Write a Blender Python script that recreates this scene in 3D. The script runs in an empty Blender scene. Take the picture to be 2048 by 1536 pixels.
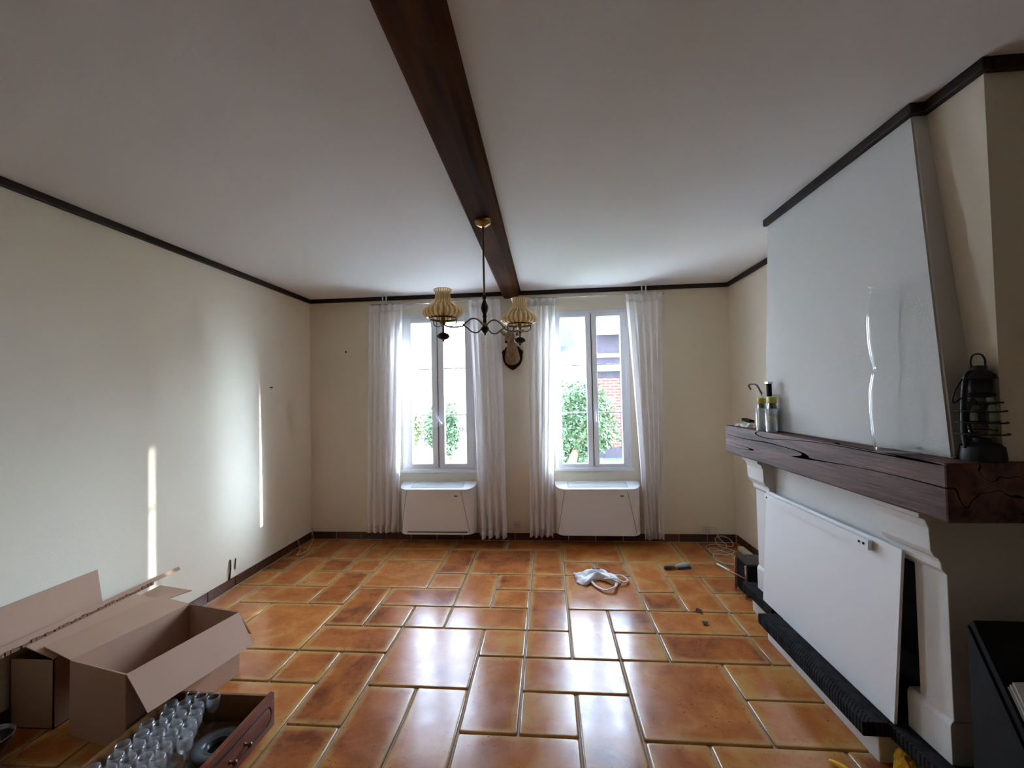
import bpy, bmesh, math, random
from mathutils import Vector, Matrix, Euler, noise
R = random.Random(7)
sc = bpy.context.scene
COL = sc.collection
PI = math.pi

# ------------------------------------------------------------------ camera, sky, sun, exposure
CAM_H = 1.60
def make_camera():
    f = 830.0                                        # focal length in pixels of a 2048 px wide frame
    d = Vector((69.5 / f, 20 / f, 1)).normalized()   # the room's depth axis seen from the camera (x right, y down, z ahead)
    r = Vector((9972 / f, -228 / f, -1)); r = (r - d * r.dot(d)).normalized()
    u = r.cross(d)
    if u.y > 0: u = -u
    right = Vector((r.x, d.x, u.x)); down = Vector((r.y, d.y, u.y)); fwd = Vector((r.z, d.z, u.z))
    m = Matrix((( right.x, -down.x, -fwd.x, 0), (right.y, -down.y, -fwd.y, 0), (right.z, -down.z, -fwd.z, CAM_H), (0, 0, 0, 1)))
    cd = bpy.data.cameras.new('camera'); cd.sensor_width = 36; cd.lens = f / 2048 * 36
    cd.clip_start = .02; cd.clip_end = 300
    o = bpy.data.objects.new('camera', cd); o.matrix_world = m; COL.objects.link(o); sc.camera = o
make_camera()

SUN_DIR = Vector((1, .63, .284 * 1.182)).normalized()     # towards a low hazy winter sun
SUN_W, SKY_S, GLOW_A, GLOW_B = 2.4, 4.4, 2.9, 11.0
EXPOSURE = 2.66
sc.view_settings.view_transform = 'Standard'; sc.view_settings.look = 'None'
sc.view_settings.gamma = 1; sc.view_settings.use_curve_mapping = False
sc.view_settings.exposure = EXPOSURE

def make_world():
    w = bpy.data.worlds.new('hazy_sky'); sc.world = w; w.use_nodes = True
    nt = w.node_tree; N = nt.nodes; L = nt.links; N.clear()
    def mth(op, a, b=None):
        n = N.new('ShaderNodeMath'); n.operation = op
        for i, v in enumerate((a, b)):
            if v is None: continue
            if isinstance(v, (int, float)): n.inputs[i].default_value = v
            else: L.new(v, n.inputs[i])
        return n.outputs[0]
    tc = N.new('ShaderNodeTexCoord')
    nrm = N.new('ShaderNodeVectorMath'); nrm.operation = 'NORMALIZE'; L.new(tc.outputs['Generated'], nrm.inputs[0])
    sep = N.new('ShaderNodeSeparateXYZ'); L.new(nrm.outputs[0], sep.inputs[0])
    ramp = N.new('ShaderNodeValToRGB'); L.new(sep.outputs[2], ramp.inputs[0])
    e = ramp.color_ramp.elements
    e[0].position = 0.0; e[0].color = (.82, .92, 1.06, 1); e[1].position = .9; e[1].color = (.50, .66, .98, 1)
    dot = N.new('ShaderNodeVectorMath'); dot.operation = 'DOT_PRODUCT'; L.new(nrm.outputs[0], dot.inputs[0]); dot.inputs[1].default_value = SUN_DIR
    dp = mth('MAXIMUM', dot.outputs['Value'], 0.0)
    glow = mth('ADD', mth('MULTIPLY', mth('POWER', dp, 6), GLOW_A), mth('MULTIPLY', mth('POWER', dp, 40), GLOW_B))
    gc = N.new('ShaderNodeVectorMath'); gc.operation = 'SCALE'; gc.inputs[0].default_value = (.72, .93, 1.18); L.new(glow, gc.inputs['Scale'])
    add = N.new('ShaderNodeVectorMath'); add.operation = 'ADD'; L.new(ramp.outputs[0], add.inputs[0]); L.new(gc.outputs[0], add.inputs[1])
    bg = N.new('ShaderNodeBackground'); bg.inputs['Strength'].default_value = SKY_S; L.new(add.outputs[0], bg.inputs['Color'])
    out = N.new('ShaderNodeOutputWorld'); L.new(bg.outputs[0], out.inputs[0])
    w.cycles.sampling_method = 'MANUAL'; w.cycles.sample_map_resolution = 1024
make_world()

def make_sun():
    ld = bpy.data.lights.new('sun', 'SUN'); ld.energy = SUN_W; ld.angle = math.radians(.8); ld.color = (.93, .98, 1.0)
    o = bpy.data.objects.new('sun', ld); o.rotation_euler = SUN_DIR.to_track_quat('Z', 'Y').to_euler(); o.location = (6, 9, 6); COL.objects.link(o)
make_sun()
def portal(x0, x1, z0, z1, y):                       # tells the renderer where daylight enters, emits nothing itself
    ld = bpy.data.lights.new('window_portal', 'AREA'); ld.shape = 'RECTANGLE'; ld.size = x1 - x0; ld.size_y = z1 - z0
    ld.cycles.is_portal = True
    o = bpy.data.objects.new('window_portal', ld); o.location = ((x0 + x1) / 2, y, (z0 + z1) / 2); o.rotation_euler = (-PI / 2, 0, 0); COL.objects.link(o)
cy = sc.cycles
cy.max_bounces = 12; cy.diffuse_bounces = 8; cy.glossy_bounces = 4; cy.transmission_bounces = 8; cy.transparent_max_bounces = 24
cy.caustics_reflective = False; cy.caustics_refractive = False; cy.sample_clamp_indirect = 8; cy.use_denoising = True

# ------------------------------------------------------------------ materials
def lin(h):
    c = [int(h[i:i + 2], 16) / 255 for i in (0, 2, 4)]
    return tuple(x / 12.92 if x <= .04045 else ((x + .055) / 1.055) ** 2.4 for x in c)
class Mt:
    def __init__(s, name):
        s.m = bpy.data.materials.new(name); s.m.use_nodes = True; s.nt = s.m.node_tree; s.N = s.nt.nodes; s.L = s.nt.links
        s.b = s.N['Principled BSDF']; s.out = s.N['Material Output']
    def n(s, t, **k):
        x = s.N.new(t)
        for a, v in k.items(): setattr(x, a, v)
        return x
    def l(s, a, b): s.L.new(a, b)
    def co(s, kind='Object', scale=None):
        t = s.n('ShaderNodeTexCoord')
        if scale is None: return t.outputs[kind]
        m = s.n('ShaderNodeMapping'); m.inputs['Scale'].default_value = scale; s.l(t.outputs[kind], m.inputs[0]); return m.outputs[0]
    def noise(s, vec, scale, detail=4, rough=.55, dist=0):
        x = s.n('ShaderNodeTexNoise'); x.inputs['Scale'].default_value = scale; x.inputs['Detail'].default_value = detail
        x.inputs['Roughness'].default_value = rough; x.inputs['Distortion'].default_value = dist
        s.l(vec, x.inputs['Vector']); return x.outputs['Fac']
    def ramp(s, fac, stops):
        x = s.n('ShaderNodeValToRGB'); s.l(fac, x.inputs[0]); e = x.color_ramp.elements
        while len(e) < len(stops): e.new(.5)
        for el, (p, c) in zip(e, stops): el.position = p; el.color = (*c, 1)
        return x.outputs[0]
    def mix(s, fac, a, b, mode='MIX'):
        x = s.n('ShaderNodeMix', data_type='RGBA', blend_type=mode)
        for sock, v in ((x.inputs[0], fac), (x.inputs[6], a), (x.inputs[7], b)):
            if isinstance(v, (int, float)): sock.default_value = v
            elif isinstance(v, tuple): sock.default_value = (*v, 1)
            else: s.l(v, sock)
        return x.outputs[2]
    def math(s, op, a, b=0.0):
        x = s.n('ShaderNodeMath', operation=op)
        for i, v in enumerate((a, b)):
            if isinstance(v, (int, float)): x.inputs[i].default_value = v
            else: s.l(v, x.inputs[i])
        return x.outputs[0]
    def bump(s, h, strength=.3, dist=.01):
        x = s.n('ShaderNodeBump'); x.inputs['Strength'].default_value = strength; x.inputs['Distance'].default_value = dist
        s.l(h, x.inputs['Height']); s.l(x.outputs[0], s.b.inputs['Normal'])
    def set(s, color=None, rough=None, metal=None, **k):
        if color is not None:
            if isinstance(color, tuple): s.b.inputs['Base Color'].default_value = (*color, 1)
            else: s.l(color, s.b.inputs['Base Color'])
        if rough is not None:
            if isinstance(rough, (int, float)): s.b.inputs['Roughness'].default_value = rough
            else: s.l(rough, s.b.inputs['Roughness'])
        if metal is not None: s.b.inputs['Metallic'].default_value = metal
        return s

def plain(name, col, rough=.5, metal=0.0, var=.12, scale=6.0, bump=.0, bscale=60):
    s = Mt(name); v = s.co('Object'); n = s.noise(v, scale)
    c = s.mix(n, tuple(x * (1 - var) for x in col), tuple(min(1, x * (1 + var)) for x in col))
    s.set(c, rough, metal)
    if bump: s.bump(s.noise(v, bscale, 3), bump, .004)
    return s.m
def wood(name, dark, light, scale=(1.5, 18, 18), rough=.55, bump=.25, cracks=False):
    s = Mt(name); v = s.co('Object', scale)
    g = s.noise(v, 1.0, 6, .62, .6); fine = s.noise(v, 6.0, 3)
    c = s.mix(s.math('MULTIPLY', fine, .35), s.ramp(g, [(.32, dark), (.68, light)]), dark)
    h = s.math('ADD', g, s.math('MULTIPLY', fine, .4))
    if cracks:
        w = s.noise(s.co('Object', (scale[0] * .55, scale[1] * .42, scale[2] * .55)), 1.0, 1, .4, .5)
        line = s.math('LESS_THAN', s.math('ABSOLUTE', s.math('SUBTRACT', w, .5)), .006)
        c = s.mix(line, c, tuple(x * .05 for x in dark)); h = s.math('SUBTRACT', h, s.math('MULTIPLY', line, .25))
    s.set(c, rough); s.bump(h, bump, .006); s.b.inputs['Specular IOR Level'].default_value = .3
    if cracks: s.l(s.math('MULTIPLY', s.math('SUBTRACT', 1.0, line), .3), s.b.inputs['Specular IOR Level'])
    return s.m
def plaster(name, col, stain=None):
    s = Mt(name); v = s.co('Object')
    n = s.noise(v, 1.3, 3); c = s.mix(n, tuple(x * .96 for x in col), col)
    if stain:
        st = s.ramp(s.noise(v, 3.5, 5, .6), [(.62, (0, 0, 0)), (.85, (1, 1, 1))])
        c = s.mix(s.math('MULTIPLY', st, .25), c, stain)
    s.set(c, .9); s.bump(s.noise(v, 90, 4, .65), .22, .004)
    s.b.inputs['Specular IOR Level'].default_value = .2
    return s.m

M = {}
M['wall'] = plaster('cream_plaster', (.81, .735, .595), (.56, .48, .36))
M['ceiling'] = plaster('white_ceiling_paint', (.75, .74, .735))
M['dim_wall'] = plaster('bounce_cutting_rear_wall', (.10, .07, .045))  # dark colour made up for the unseen rear wall, to cut bounce light
M['white_plaster'] = plaster('white_chimney_plaster', (.66, .655, .635), (.5, .47, .42))
M['facade'] = plaster('outside_render', (.62, .60, .56))
M['grout'] = plain('grey_grout', (.36, .34, .31), .6, var=.25, scale=14, bump=.3)
M['beam'] = wood('dark_beam_wood', lin('26140b'), lin('5e371d'), (14, 1.0, 14), .85, .2); M['beam'].node_tree.nodes['Principled BSDF'].inputs['Specular IOR Level'].default_value = .12
M['trim'] = wood('dark_trim_wood', lin('140b08'), lin('2b1a14'), (6, 6, 6), .5, .1)
M['mantel'] = wood('old_oak_mantel', lin('35201b'), lin('7a5548'), (15, 1.3, 15), .6, .5, cracks=True)
M['frame'] = plain('white_window_vinyl', (.80, .81, .84), .3, var=.02)
M['gasket'] = plain('dark_gasket', (.03, .03, .035), .6)
M['chrome'] = plain('brushed_steel', (.62, .62, .63), .25, 1.0, var=.05)
M['fancoil'] = plain('white_radiator_enamel', (.86, .86, .88), .28, var=.02)
M['fangrey'] = plain('grey_radiator_inset', (.52, .56, .57), .4, var=.04)
M['red_badge'] = plain('dark_red_badge', (.18, .03, .04), .4)
M['black'] = plain('soot_black', (.009, .0085, .0085), .9, var=.3, bump=.2); M['black'].node_tree.nodes['Principled BSDF'].inputs['Specular IOR Level'].default_value = .15
M['black_gloss'] = plain('black_plastic', (.012, .012, .013), .3, var=.2)
M['iron'] = plain('black_lantern_iron', (.007, .007, .007), .6, 0, var=.2)
M['brass'] = plain('aged_brass', (.36, .235, .09), .28, 1.0, var=.2, scale=20)
M['bronze'] = plain('dark_bronze_arm', (.15, .10, .06), .35, .9, var=.2, scale=20)
M['turned'] = wood('turned_dark_wood', lin('0d0706'), lin('24130f'), (8, 8, 8), .3, .05)
M['purple_wood'] = wood('turned_purple_brown_wood', lin('1c1014'), lin('3a252c'), (8, 8, 8), .35, .05)
M['shield'] = wood('shield_wood', lin('150b08'), lin('321d14'), (10, 10, 3), .35, .1)
M['drawer'] = wood('cherry_drawer_wood', lin('5a2a1a'), lin('8a4a30'), (3, 3, 22), .35, .12)
M['drawer_in'] = wood('drawer_ply', lin('6b4526'), lin('96683c'), (3, 14, 14), .5, .08)
M['white_board'] = plain('white_painted_board', (.78, .79, .80), .45, var=.02, scale=2)
M['paper'] = plain('newsprint', (.70, .71, .70), .8, var=.18, scale=14)
M['bag'] = plain('white_bag_plastic', (.82, .82, .84), .45, var=.05, bump=.3, bscale=20)
M['bag_print'] = plain('blue_bag_print', (.16, .42, .55), .5)
M['strap'] = plain('beige_strap', (.62, .47, .38), .7, var=.2, scale=20)
M['cable'] = plain('beige_cable', (.55, .47, .36), .5)
M['plastic_white'] = plain('white_plastic', (.74, .72, .66), .4, var=.05)
M['plastic_cream'] = plain('cream_socket_plastic', (.66, .60, .50), .4, var=.05)
M['navy'] = plain('dark_blue_handle', (.02, .03, .05), .3)
M['brush_grey'] = plain('blue_grey_brush', (.33, .40, .45), .45)
M['ashtray'] = plain('dark_blue_grey_ceramic', (.07, .085, .09), .25, var=.2)
M['yellow'] = plain('yellow_plastic', (.75, .42, .01), .4, var=.2)
M['yellow_lid'] = plain('yellow_lid_plastic', (.62, .52, .06), .4, var=.1)
M['leaf_dead'] = plain('dead_leaf', (.02, .012, .008), .8)
M['antler'] = plain('antler_bone', (.22, .14, .08), .6, var=.35, scale=30, bump=.4)
M['pot_metal'] = plain('dull_copper', (.35, .16, .10), .35, .8, var=.2)
M['crumple'] = plain('crumpled_foil_paper', (.52, .45, .38), .5, var=.4, scale=30, bump=.6, bscale=40)

def fur():
    s = Mt('deer_fur'); v = s.co('Object', (1, 1, .3))
    n = s.noise(v, 40, 4); z = s.n('ShaderNodeSeparateXYZ'); s.l(s.co('Generated'), z.inputs[0])
    c = s.ramp(n, [(.3, (.16, .09, .045)), (.7, (.34, .21, .12))])
    s.set(c, .9); s.bump(n, .5, .006); return s.m
M['fur'] = fur()
def cardboard(name, k):
    s = Mt(name); v = s.co('Object'); n = s.noise(v, 5, 4); f = s.noise(s.co('Object', (260, 260, 4)), 1, 2)
    c = s.mix(n, tuple(x * .9 for x in k), k); c = s.mix(s.math('MULTIPLY', f, .18), c, tuple(x * .6 for x in k))
    s.set(c, .85); s.bump(f, .06, .002); return s.m
M['card'] = cardboard('brown_cardboard', (.48, .295, .205)); M['card2'] = cardboard('darker_cardboard', (.40, .24, .155))
M['card_dark'] = cardboard('cardboard_flutes', (.24, .12, .07))

def tile_mat(name, stops, edge):
    s = Mt(name); oi = s.n('ShaderNodeObjectInfo'); g = s.co('Object')
    off = s.n('ShaderNodeVectorMath', operation='ADD'); sc3 = s.n('ShaderNodeVectorMath', operation='SCALE'); sc3.inputs[0].default_value = (37, 53, 11)
    s.l(oi.outputs['Random'], sc3.inputs['Scale']); s.l(g, off.inputs[0]); s.l(sc3.outputs[0], off.inputs[1]); v = off.outputs[0]
    big = s.noise(v, 5.0, 5, .6, .4); fine = s.noise(v, 38, 4, .6); spots = s.noise(v, 75, 1)
    f = s.math('ADD', big, s.math('MULTIPLY', s.math('SUBTRACT', oi.outputs['Random'], .5), .34))
    f = s.math('ADD', f, s.math('MULTIPLY', s.math('SUBTRACT', fine, .5), .22))
    c = s.ramp(f, stops)
    at = s.n('ShaderNodeAttribute'); at.attribute_name = 'edge'
    ed = s.ramp(s.math('ADD', at.outputs['Fac'], s.math('MULTIPLY', s.math('SUBTRACT', big, .5), .9)), [(.52, (0, 0, 0)), (.95, (1, 1, 1))])
    c = s.mix(s.math('MULTIPLY', ed, .55), c, edge)
    c = s.mix(s.ramp(spots, [(.70, (0, 0, 0)), (.75, (.8, .8, .8))]), c, (.06, .025, .01))
    s.set(c, s.ramp(s.noise(v, 9, 3), [(.3, (.17,) * 3), (.7, (.27,) * 3)]))
    s.b.inputs['Specular IOR Level'].default_value = .42
    s.bump(s.math('ADD', s.noise(v, 10, 2), s.math('MULTIPLY', fine, .25)), .05, .006); s.b.inputs['IOR'].default_value = 1.55
    return s.m
M['tile'] = tile_mat('terracotta_tile', [(.22, (.19, .050, .018)), (.42, (.36, .105, .026)), (.60, (.45, .150, .036)), (.80, (.50, .24, .065))], (.50, .31, .11))
M['skirt'] = tile_mat('terracotta_skirting', [(.2, (.05, .02, .012)), (.8, (.13, .055, .028))], (.13, .07, .035))

def thin_glass(name, tint, base=.04, edge=.75, rough=.0, power=3.0, edge_tint=(1, 1, 1), body=.0):
    s = Mt(name); s.N.remove(s.b)
    t = s.n('ShaderNodeBsdfTransparent'); t.inputs[0].default_value = (*tint, 1)
    g = s.n('ShaderNodeBsdfGlossy'); g.inputs['Roughness'].default_value = rough; g.inputs['Color'].default_value = (*edge_tint, 1)
    lw = s.n('ShaderNodeLayerWeight'); lw.inputs['Blend'].default_value = .5
    f = s.math('MINIMUM', s.math('ADD', s.math('MULTIPLY', s.math('POWER', lw.outputs['Facing'], power), edge), base), .95)
    mx = s.n('ShaderNodeMixShader'); s.l(f, mx.inputs[0]); s.l(t.outputs[0], mx.inputs[1]); s.l(g.outputs[0], mx.inputs[2]); o = mx.outputs[0]
    if body:
        d = s.n('ShaderNodeBsdfTranslucent'); d.inputs[0].default_value = (*edge_tint, 1); d2 = s.n('ShaderNodeBsdfDiffuse'); d2.inputs[0].default_value = (*edge_tint, 1)
        a = s.n('ShaderNodeMixShader'); a.inputs[0].default_value = .5; s.l(d.outputs[0], a.inputs[1]); s.l(d2.outputs[0], a.inputs[2])
        m2 = s.n('ShaderNodeMixShader'); m2.inputs[0].default_value = body; s.l(o, m2.inputs[1]); s.l(a.outputs[0], m2.inputs[2]); o = m2.outputs[0]
    s.l(o, s.out.inputs[0]); return s.m
M['pane'] = thin_glass('window_glass', (.97, .98, .98), .04, .5, 0, 5)
M['vase_glass'] = thin_glass('clear_vase_glass', (.988, .992, .992), .010, .85, .02, 3.2)
M['wine_glass'] = thin_glass('clear_wine_glass', (.96, .965, .97), .04, .75, .05, 2.2, (1, 1, 1), .10)
M['dark_glass'] = thin_glass('smoky_glass', (.30, .36, .36), .08, .8, .05, 2.0)
def amber():
    s = Mt('amber_ribbed_glass'); s.N.remove(s.b)
    at = s.n('ShaderNodeAttribute'); at.attribute_name = 'rib'
    c = s.ramp(at.outputs['Fac'], [(.1, (.55, .34, .12)), (.5, (.90, .67, .34)), (.95, (1, .92, .68))])
    t = s.n('ShaderNodeBsdfTransparent'); s.l(c, t.inputs[0]); d = s.n('ShaderNodeBsdfDiffuse'); s.l(c, d.inputs[0]); q = s.n('ShaderNodeBsdfTranslucent'); s.l(c, q.inputs[0])
    g = s.n('ShaderNodeBsdfGlossy'); g.inputs['Roughness'].default_value = .08; g.inputs['Color'].default_value = (1, .95, .85, 1)
    lw = s.n('ShaderNodeLayerWeight'); lw.inputs['Blend'].default_value = .5
    f = s.math('ADD', s.math('MULTIPLY', s.math('POWER', lw.outputs['Facing'], 1.6), .6), .08)
    a = s.n('ShaderNodeMixShader'); a.inputs[0].default_value = .5; s.l(d.outputs[0], a.inputs[1]); s.l(q.outputs[0], a.inputs[2])
    b = s.n('ShaderNodeMixShader'); b.inputs[0].default_value = .42; s.l(t.outputs[0], b.inputs[1]); s.l(a.outputs[0], b.inputs[2])
    e = s.n('ShaderNodeMixShader'); s.l(f, e.inputs[0]); s.l(b.outputs[0], e.inputs[1]); s.l(g.outputs[0], e.inputs[2]); s.l(e.outputs[0], s.out.inputs[0]); return s.m
M['amber'] = amber()
def cloth():
    s = Mt('white_curtain_cloth'); s.N.remove(s.b); v = s.co('Object', (400, 400, 400)); n = s.noise(v, 1, 2)
    c = s.mix(n, (.86, .84, .84), (.96, .945, .945))
    d = s.n('ShaderNodeBsdfDiffuse'); t = s.n('ShaderNodeBsdfTranslucent'); s.l(c, d.inputs[0]); s.l(c, t.inputs[0])
    mx = s.n('ShaderNodeMixShader'); mx.inputs[0].default_value = .42; s.l(d.outputs[0], mx.inputs[1]); s.l(t.outputs[0], mx.inputs[2]); s.l(mx.outputs[0], s.out.inputs[0]); return s.m
M['cloth'] = cloth()
def chevron():
    s = Mt('grooved_slate'); v = s.co('Object'); sx = s.n('ShaderNodeSeparateXYZ'); s.l(v, sx.inputs[0])
    q = s.math('ADD', sx.outputs[1], s.math('ABSOLUTE', s.math('SUBTRACT', sx.outputs[0], 1.35)))
    w = s.math('SINE', s.math('MULTIPLY', q, 330)); n = s.noise(v, 25, 4)
    h = s.math('ADD', w, s.math('MULTIPLY', n, 2))
    s.set(s.ramp(s.math('ADD', s.math('MULTIPLY', w, .18), n), [(.3, (.006, .006, .007)), (.75, (.030, .029, .030))]), .85); s.b.inputs['Specular IOR Level'].default_value = .08; s.bump(h, .3, .003); return s.m
M['slate'] = chevron()
def brickmat():
    s = Mt('red_brick'); v = s.co('Generated'); mp = s.n('ShaderNodeMapping'); mp.inputs['Rotation'].default_value = (PI / 2, 0, 0); s.l(s.co('Object'), mp.inputs[0])
    b = s.n('ShaderNodeTexBrick'); s.l(mp.outputs[0], b.inputs[0])
    b.inputs['Color1'].default_value = (.24, .05, .035, 1); b.inputs['Color2'].default_value = (.17, .035, .025, 1); b.inputs['Mortar'].default_value = (.34, .30, .28, 1)
    b.inputs['Scale'].default_value = 1; b.inputs['Mortar Size'].default_value = .012; b.inputs['Brick Width'].default_value = .22; b.inputs['Row Height'].default_value = .075
    s.set(b.outputs[0], .9); return s.m
M['brick'] = brickmat()
M['house_timber'] = wood('purple_brown_boarding', (.040, .034, .046), (.066, .055, .074), (8, 8, 1), .7, .2)
M['house_white'] = plain('white_fascia', (.42, .42, .44), .6, var=.05)
M['roof'] = plain('slate_roof', (.06, .06, .085), .7, var=.25, scale=8)
M['turquoise'] = plain('turquoise_pot', (.03, .25, .30), .4)
M['foliage'] = plain('garden_foliage', (.045, .085, .03), .7, var=.6, scale=3)
M['foliage2'] = plain('yellow_green_foliage', (.09, .105, .025), .7, var=.6, scale=3)
M['bark'] = plain('tree_bark', (.16, .12, .08), .9, var=.4, scale=12, bump=.5)
M['grass'] = plain('lawn_grass', (.06, .12, .03), .9, var=.5, scale=9)
M['gravel'] = plain('pale_gravel', (.42, .40, .37), .9, var=.25, scale=20)

# ------------------------------------------------------------------ mesh helpers
class MB:
    def __init__(s): s.bm = bmesh.new()
    def box(s, a, b, bev=0.0, rot=None, about=None):
        t = bmesh.new(); bmesh.ops.create_cube(t, size=1)
        for v in t.verts: v.co = Vector([(a[i] + b[i]) / 2 + v.co[i] * (b[i] - a[i]) for i in range(3)])
        if bev: bmesh.ops.bevel(t, geom=t.edges[:], offset=bev, segments=2, affect='EDGES', profile=.6)
        s._add(t, rot, about); return s
    def _add(s, t, rot=None, about=None):
        if rot is not None:
            m = Matrix.Translation(about) @ rot.to_4x4() @ Matrix.Translation(-Vector(about)); bmesh.ops.transform(t, matrix=m, verts=t.verts[:])
        me = bpy.data.meshes.new('tmp'); t.to_mesh(me); t.free(); s.bm.from_mesh(me); bpy.data.meshes.remove(me)
    def prism(s, pts, axis, a, b, bev=0.0):
        """pts: outline in the two other axes (in x, y, z order), pulled from a to b along axis"""
        t = bmesh.new(); ring = []
        for c in (a, b):
            row = []
            for p in pts:
                q = [p[0], p[1]]; q.insert(axis, c); row.append(t.verts.new(q))
            ring.append(row)
        n = len(pts)
        for i in range(n): t.faces.new((ring[0][i], ring[0][(i + 1) % n], ring[1][(i + 1) % n], ring[1][i]))
        t.faces.new(ring[0]); t.faces.new(ring[1][::-1])
        bmesh.ops.recalc_face_normals(t, faces=t.faces[:])
        if bev: bmesh.ops.bevel(t, geom=t.edges[:], offset=bev, segments=2, affect='EDGES', profile=.6)
        s._add(t); return s
    def slab(s, q, th):
        """quad (any planar polygon) given thickness th along its normal, both ways"""
        P = [Vector(p) for p in q]; n = (P[1] - P[0]).cross(P[-1] - P[0]).normalized() * th / 2
        t = bmesh.new(); A = [t.verts.new(p + n) for p in P]; B = [t.verts.new(p - n) for p in P]; k = len(P)
        t.faces.new(A); t.faces.new(B[::-1])
        for i in range(k): t.faces.new((A[i], B[i], B[(i + 1) % k], A[(i + 1) % k]))
        bmesh.ops.recalc_face_normals(t, faces=t.faces[:]); s._add(t); return s
    def lathe(s, prof, c=(0, 0, 0), seg=24, ribs=0, amp=0.0, ribz=None, closed=False, sq=1.0):
        t = bmesh.new(); rows = []
        for (r, z) in prof:
            row = []
            for k in range(seg):
                a = 2 * PI * k / seg; w = 1.0
                if ribs and (ribz is None or ribz[0] < z < ribz[1]): w = 1 + amp * math.cos(ribs * a)
                row.append(t.verts.new((c[0] + r * w * math.cos(a), c[1] + r * w * sq * math.sin(a), c[2] + z)))
            rows.append(row)
        for i in range(len(rows) - 1):
            for k in range(seg): t.faces.new((rows[i][k], rows[i][(k + 1) % seg], rows[i + 1][(k + 1) % seg], rows[i + 1][k]))
        if closed:
            t.faces.new(rows[0][::-1]); t.faces.new(rows[-1])
        bmesh.ops.recalc_face_normals(t, faces=t.faces[:]); s._add(t); return s
    def tube(s, pts, rad, seg=8, smooth=0, flat=1.0):
        P = [Vector(p) for p in pts]
        if smooth: P = spline(P, smooth)
        n = len(P); rad = rad if isinstance(rad, (list, tuple)) else [rad] * n
        if len(rad) != n: rad = [rad[min(len(rad) - 1, int(i / (n - 1) * (len(rad) - 1)))] + (rad[min(len(rad) - 1, int(i / (n - 1) * (len(rad) - 1)) + 1)] - rad[min(len(rad) - 1, int(i / (n - 1) * (len(rad) - 1)))]) * ((i / (n - 1) * (len(rad) - 1)) % 1) for i in range(n)]
        t = bmesh.new(); rows = []; up = Vector((0, 0, 1))
        for i, p in enumerate(P):
            d = (P[min(i + 1, n - 1)] - P[max(i - 1, 0)])
            d = d.normalized() if d.length > 1e-9 else Vector((0, 0, 1))
            x = d.cross(up)
            if x.length < .1: x = d.cross(Vector((1, 0, 0)))
            x.normalize(); y = d.cross(x).normalized(); up = -y if i else up
            up = y.cross(d) if False else up
            rows.append([t.verts.new(p + (x * math.cos(2 * PI * k / seg) + y * math.sin(2 * PI * k / seg) * flat) * rad[i]) for k in range(seg)])
            up = (x.cross(d)).normalized()
        for i in range(n - 1):
            for k in range(seg): t.faces.new((rows[i][k], rows[i][(k + 1) % seg], rows[i + 1][(k + 1) % seg], rows[i + 1][k]))
        t.faces.new(rows[0][::-1]); t.faces.new(rows[-1])
        bmesh.ops.recalc_face_normals(t, faces=t.faces[:]); s._add(t); return s
    def ball(s, c, r, seg=16, sc3=(1, 1, 1)):
        t = bmesh.new(); bmesh.ops.create_uvsphere(t, u_segments=seg, v_segments=max(6, seg // 2), radius=1)
        for v in t.verts: v.co = Vector((c[0] + v.co.x * r * sc3[0], c[1] + v.co.y * r * sc3[1], c[2] + v.co.z * r * sc3[2]))
        s._add(t); return s
    def grid(s, fn, nu, nv, th=0.0):
        t = bmesh.new(); g = [[t.verts.new(fn(i / nu, j / nv)) for j in range(nv + 1)] for i in range(nu + 1)]
        for i in range(nu):
            for j in range(nv): t.faces.new((g[i][j], g[i + 1][j], g[i + 1][j + 1], g[i][j + 1]))
        if th: bmesh.ops.recalc_face_normals(t, faces=t.faces[:]); bmesh.ops.solidify(t, geom=t.faces[:], thickness=th)
        s._add(t); return s
    def build(s, name, m, parent=None, smooth=False, loc=None, autosmooth=None):
        me = bpy.data.meshes.new(name); s.bm.to_mesh(me); s.bm.free()
        me.materials.append(M[m] if isinstance(m, str) else m)
        if smooth:
            for p in me.polygons: p.use_smooth = True
            if autosmooth: me.set_sharp_from_angle(angle=math.radians(autosmooth))
        return link(name, me, parent, loc)
def link(name, me, parent=None, loc=None):
    o = bpy.data.objects.new(name, me); COL.objects.link(o)
    if loc is not None: o.location = loc
    if parent is not None:
        o.parent = parent; root = parent; T = Vector((0, 0, 0))
        while root is not None: T += root.location if root.parent is None else Vector((0, 0, 0)); root = root.parent
        if parent.parent is None: o.matrix_parent_inverse = Matrix.Translation(-parent.location)
    return o
def spline(P, k):
    out = []; n = len(P)
    for i in range(n - 1):
        p0, p1, p2, p3 = P[max(i - 1, 0)], P[i], P[i + 1], P[min(i + 2, n - 1)]
        for j in range(k):
            t = j / k
            out.append(.5 * ((2 * p1) + (p2 - p0) * t + (2 * p0 - 5 * p1 + 4 * p2 - p3) * t * t + (3 * p1 - p0 - 3 * p2 + p3) * t ** 3))
    return out + [P[-1]]
def tag(o, label=None, cat=None, group=None, kind=None):
    for k, v in (('label', label), ('category', cat), ('group', group), ('kind', kind)):
        if v: o[k] = v
    return o
def thing(name, loc, label, cat, group=None):
    o = bpy.data.objects.new(name, None); COL.objects.link(o); o.location = loc; o.empty_display_size = .05
    return tag(o, label, cat, group)
def setting(name, loc=(0, 0, 0)):
    o = bpy.data.objects.new(name, None); COL.objects.link(o); o.location = loc; o['kind'] = 'structure'; return o
def struct(name, mb, m, **k): return tag(mb.build(name, m, **k), kind='structure')

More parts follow.
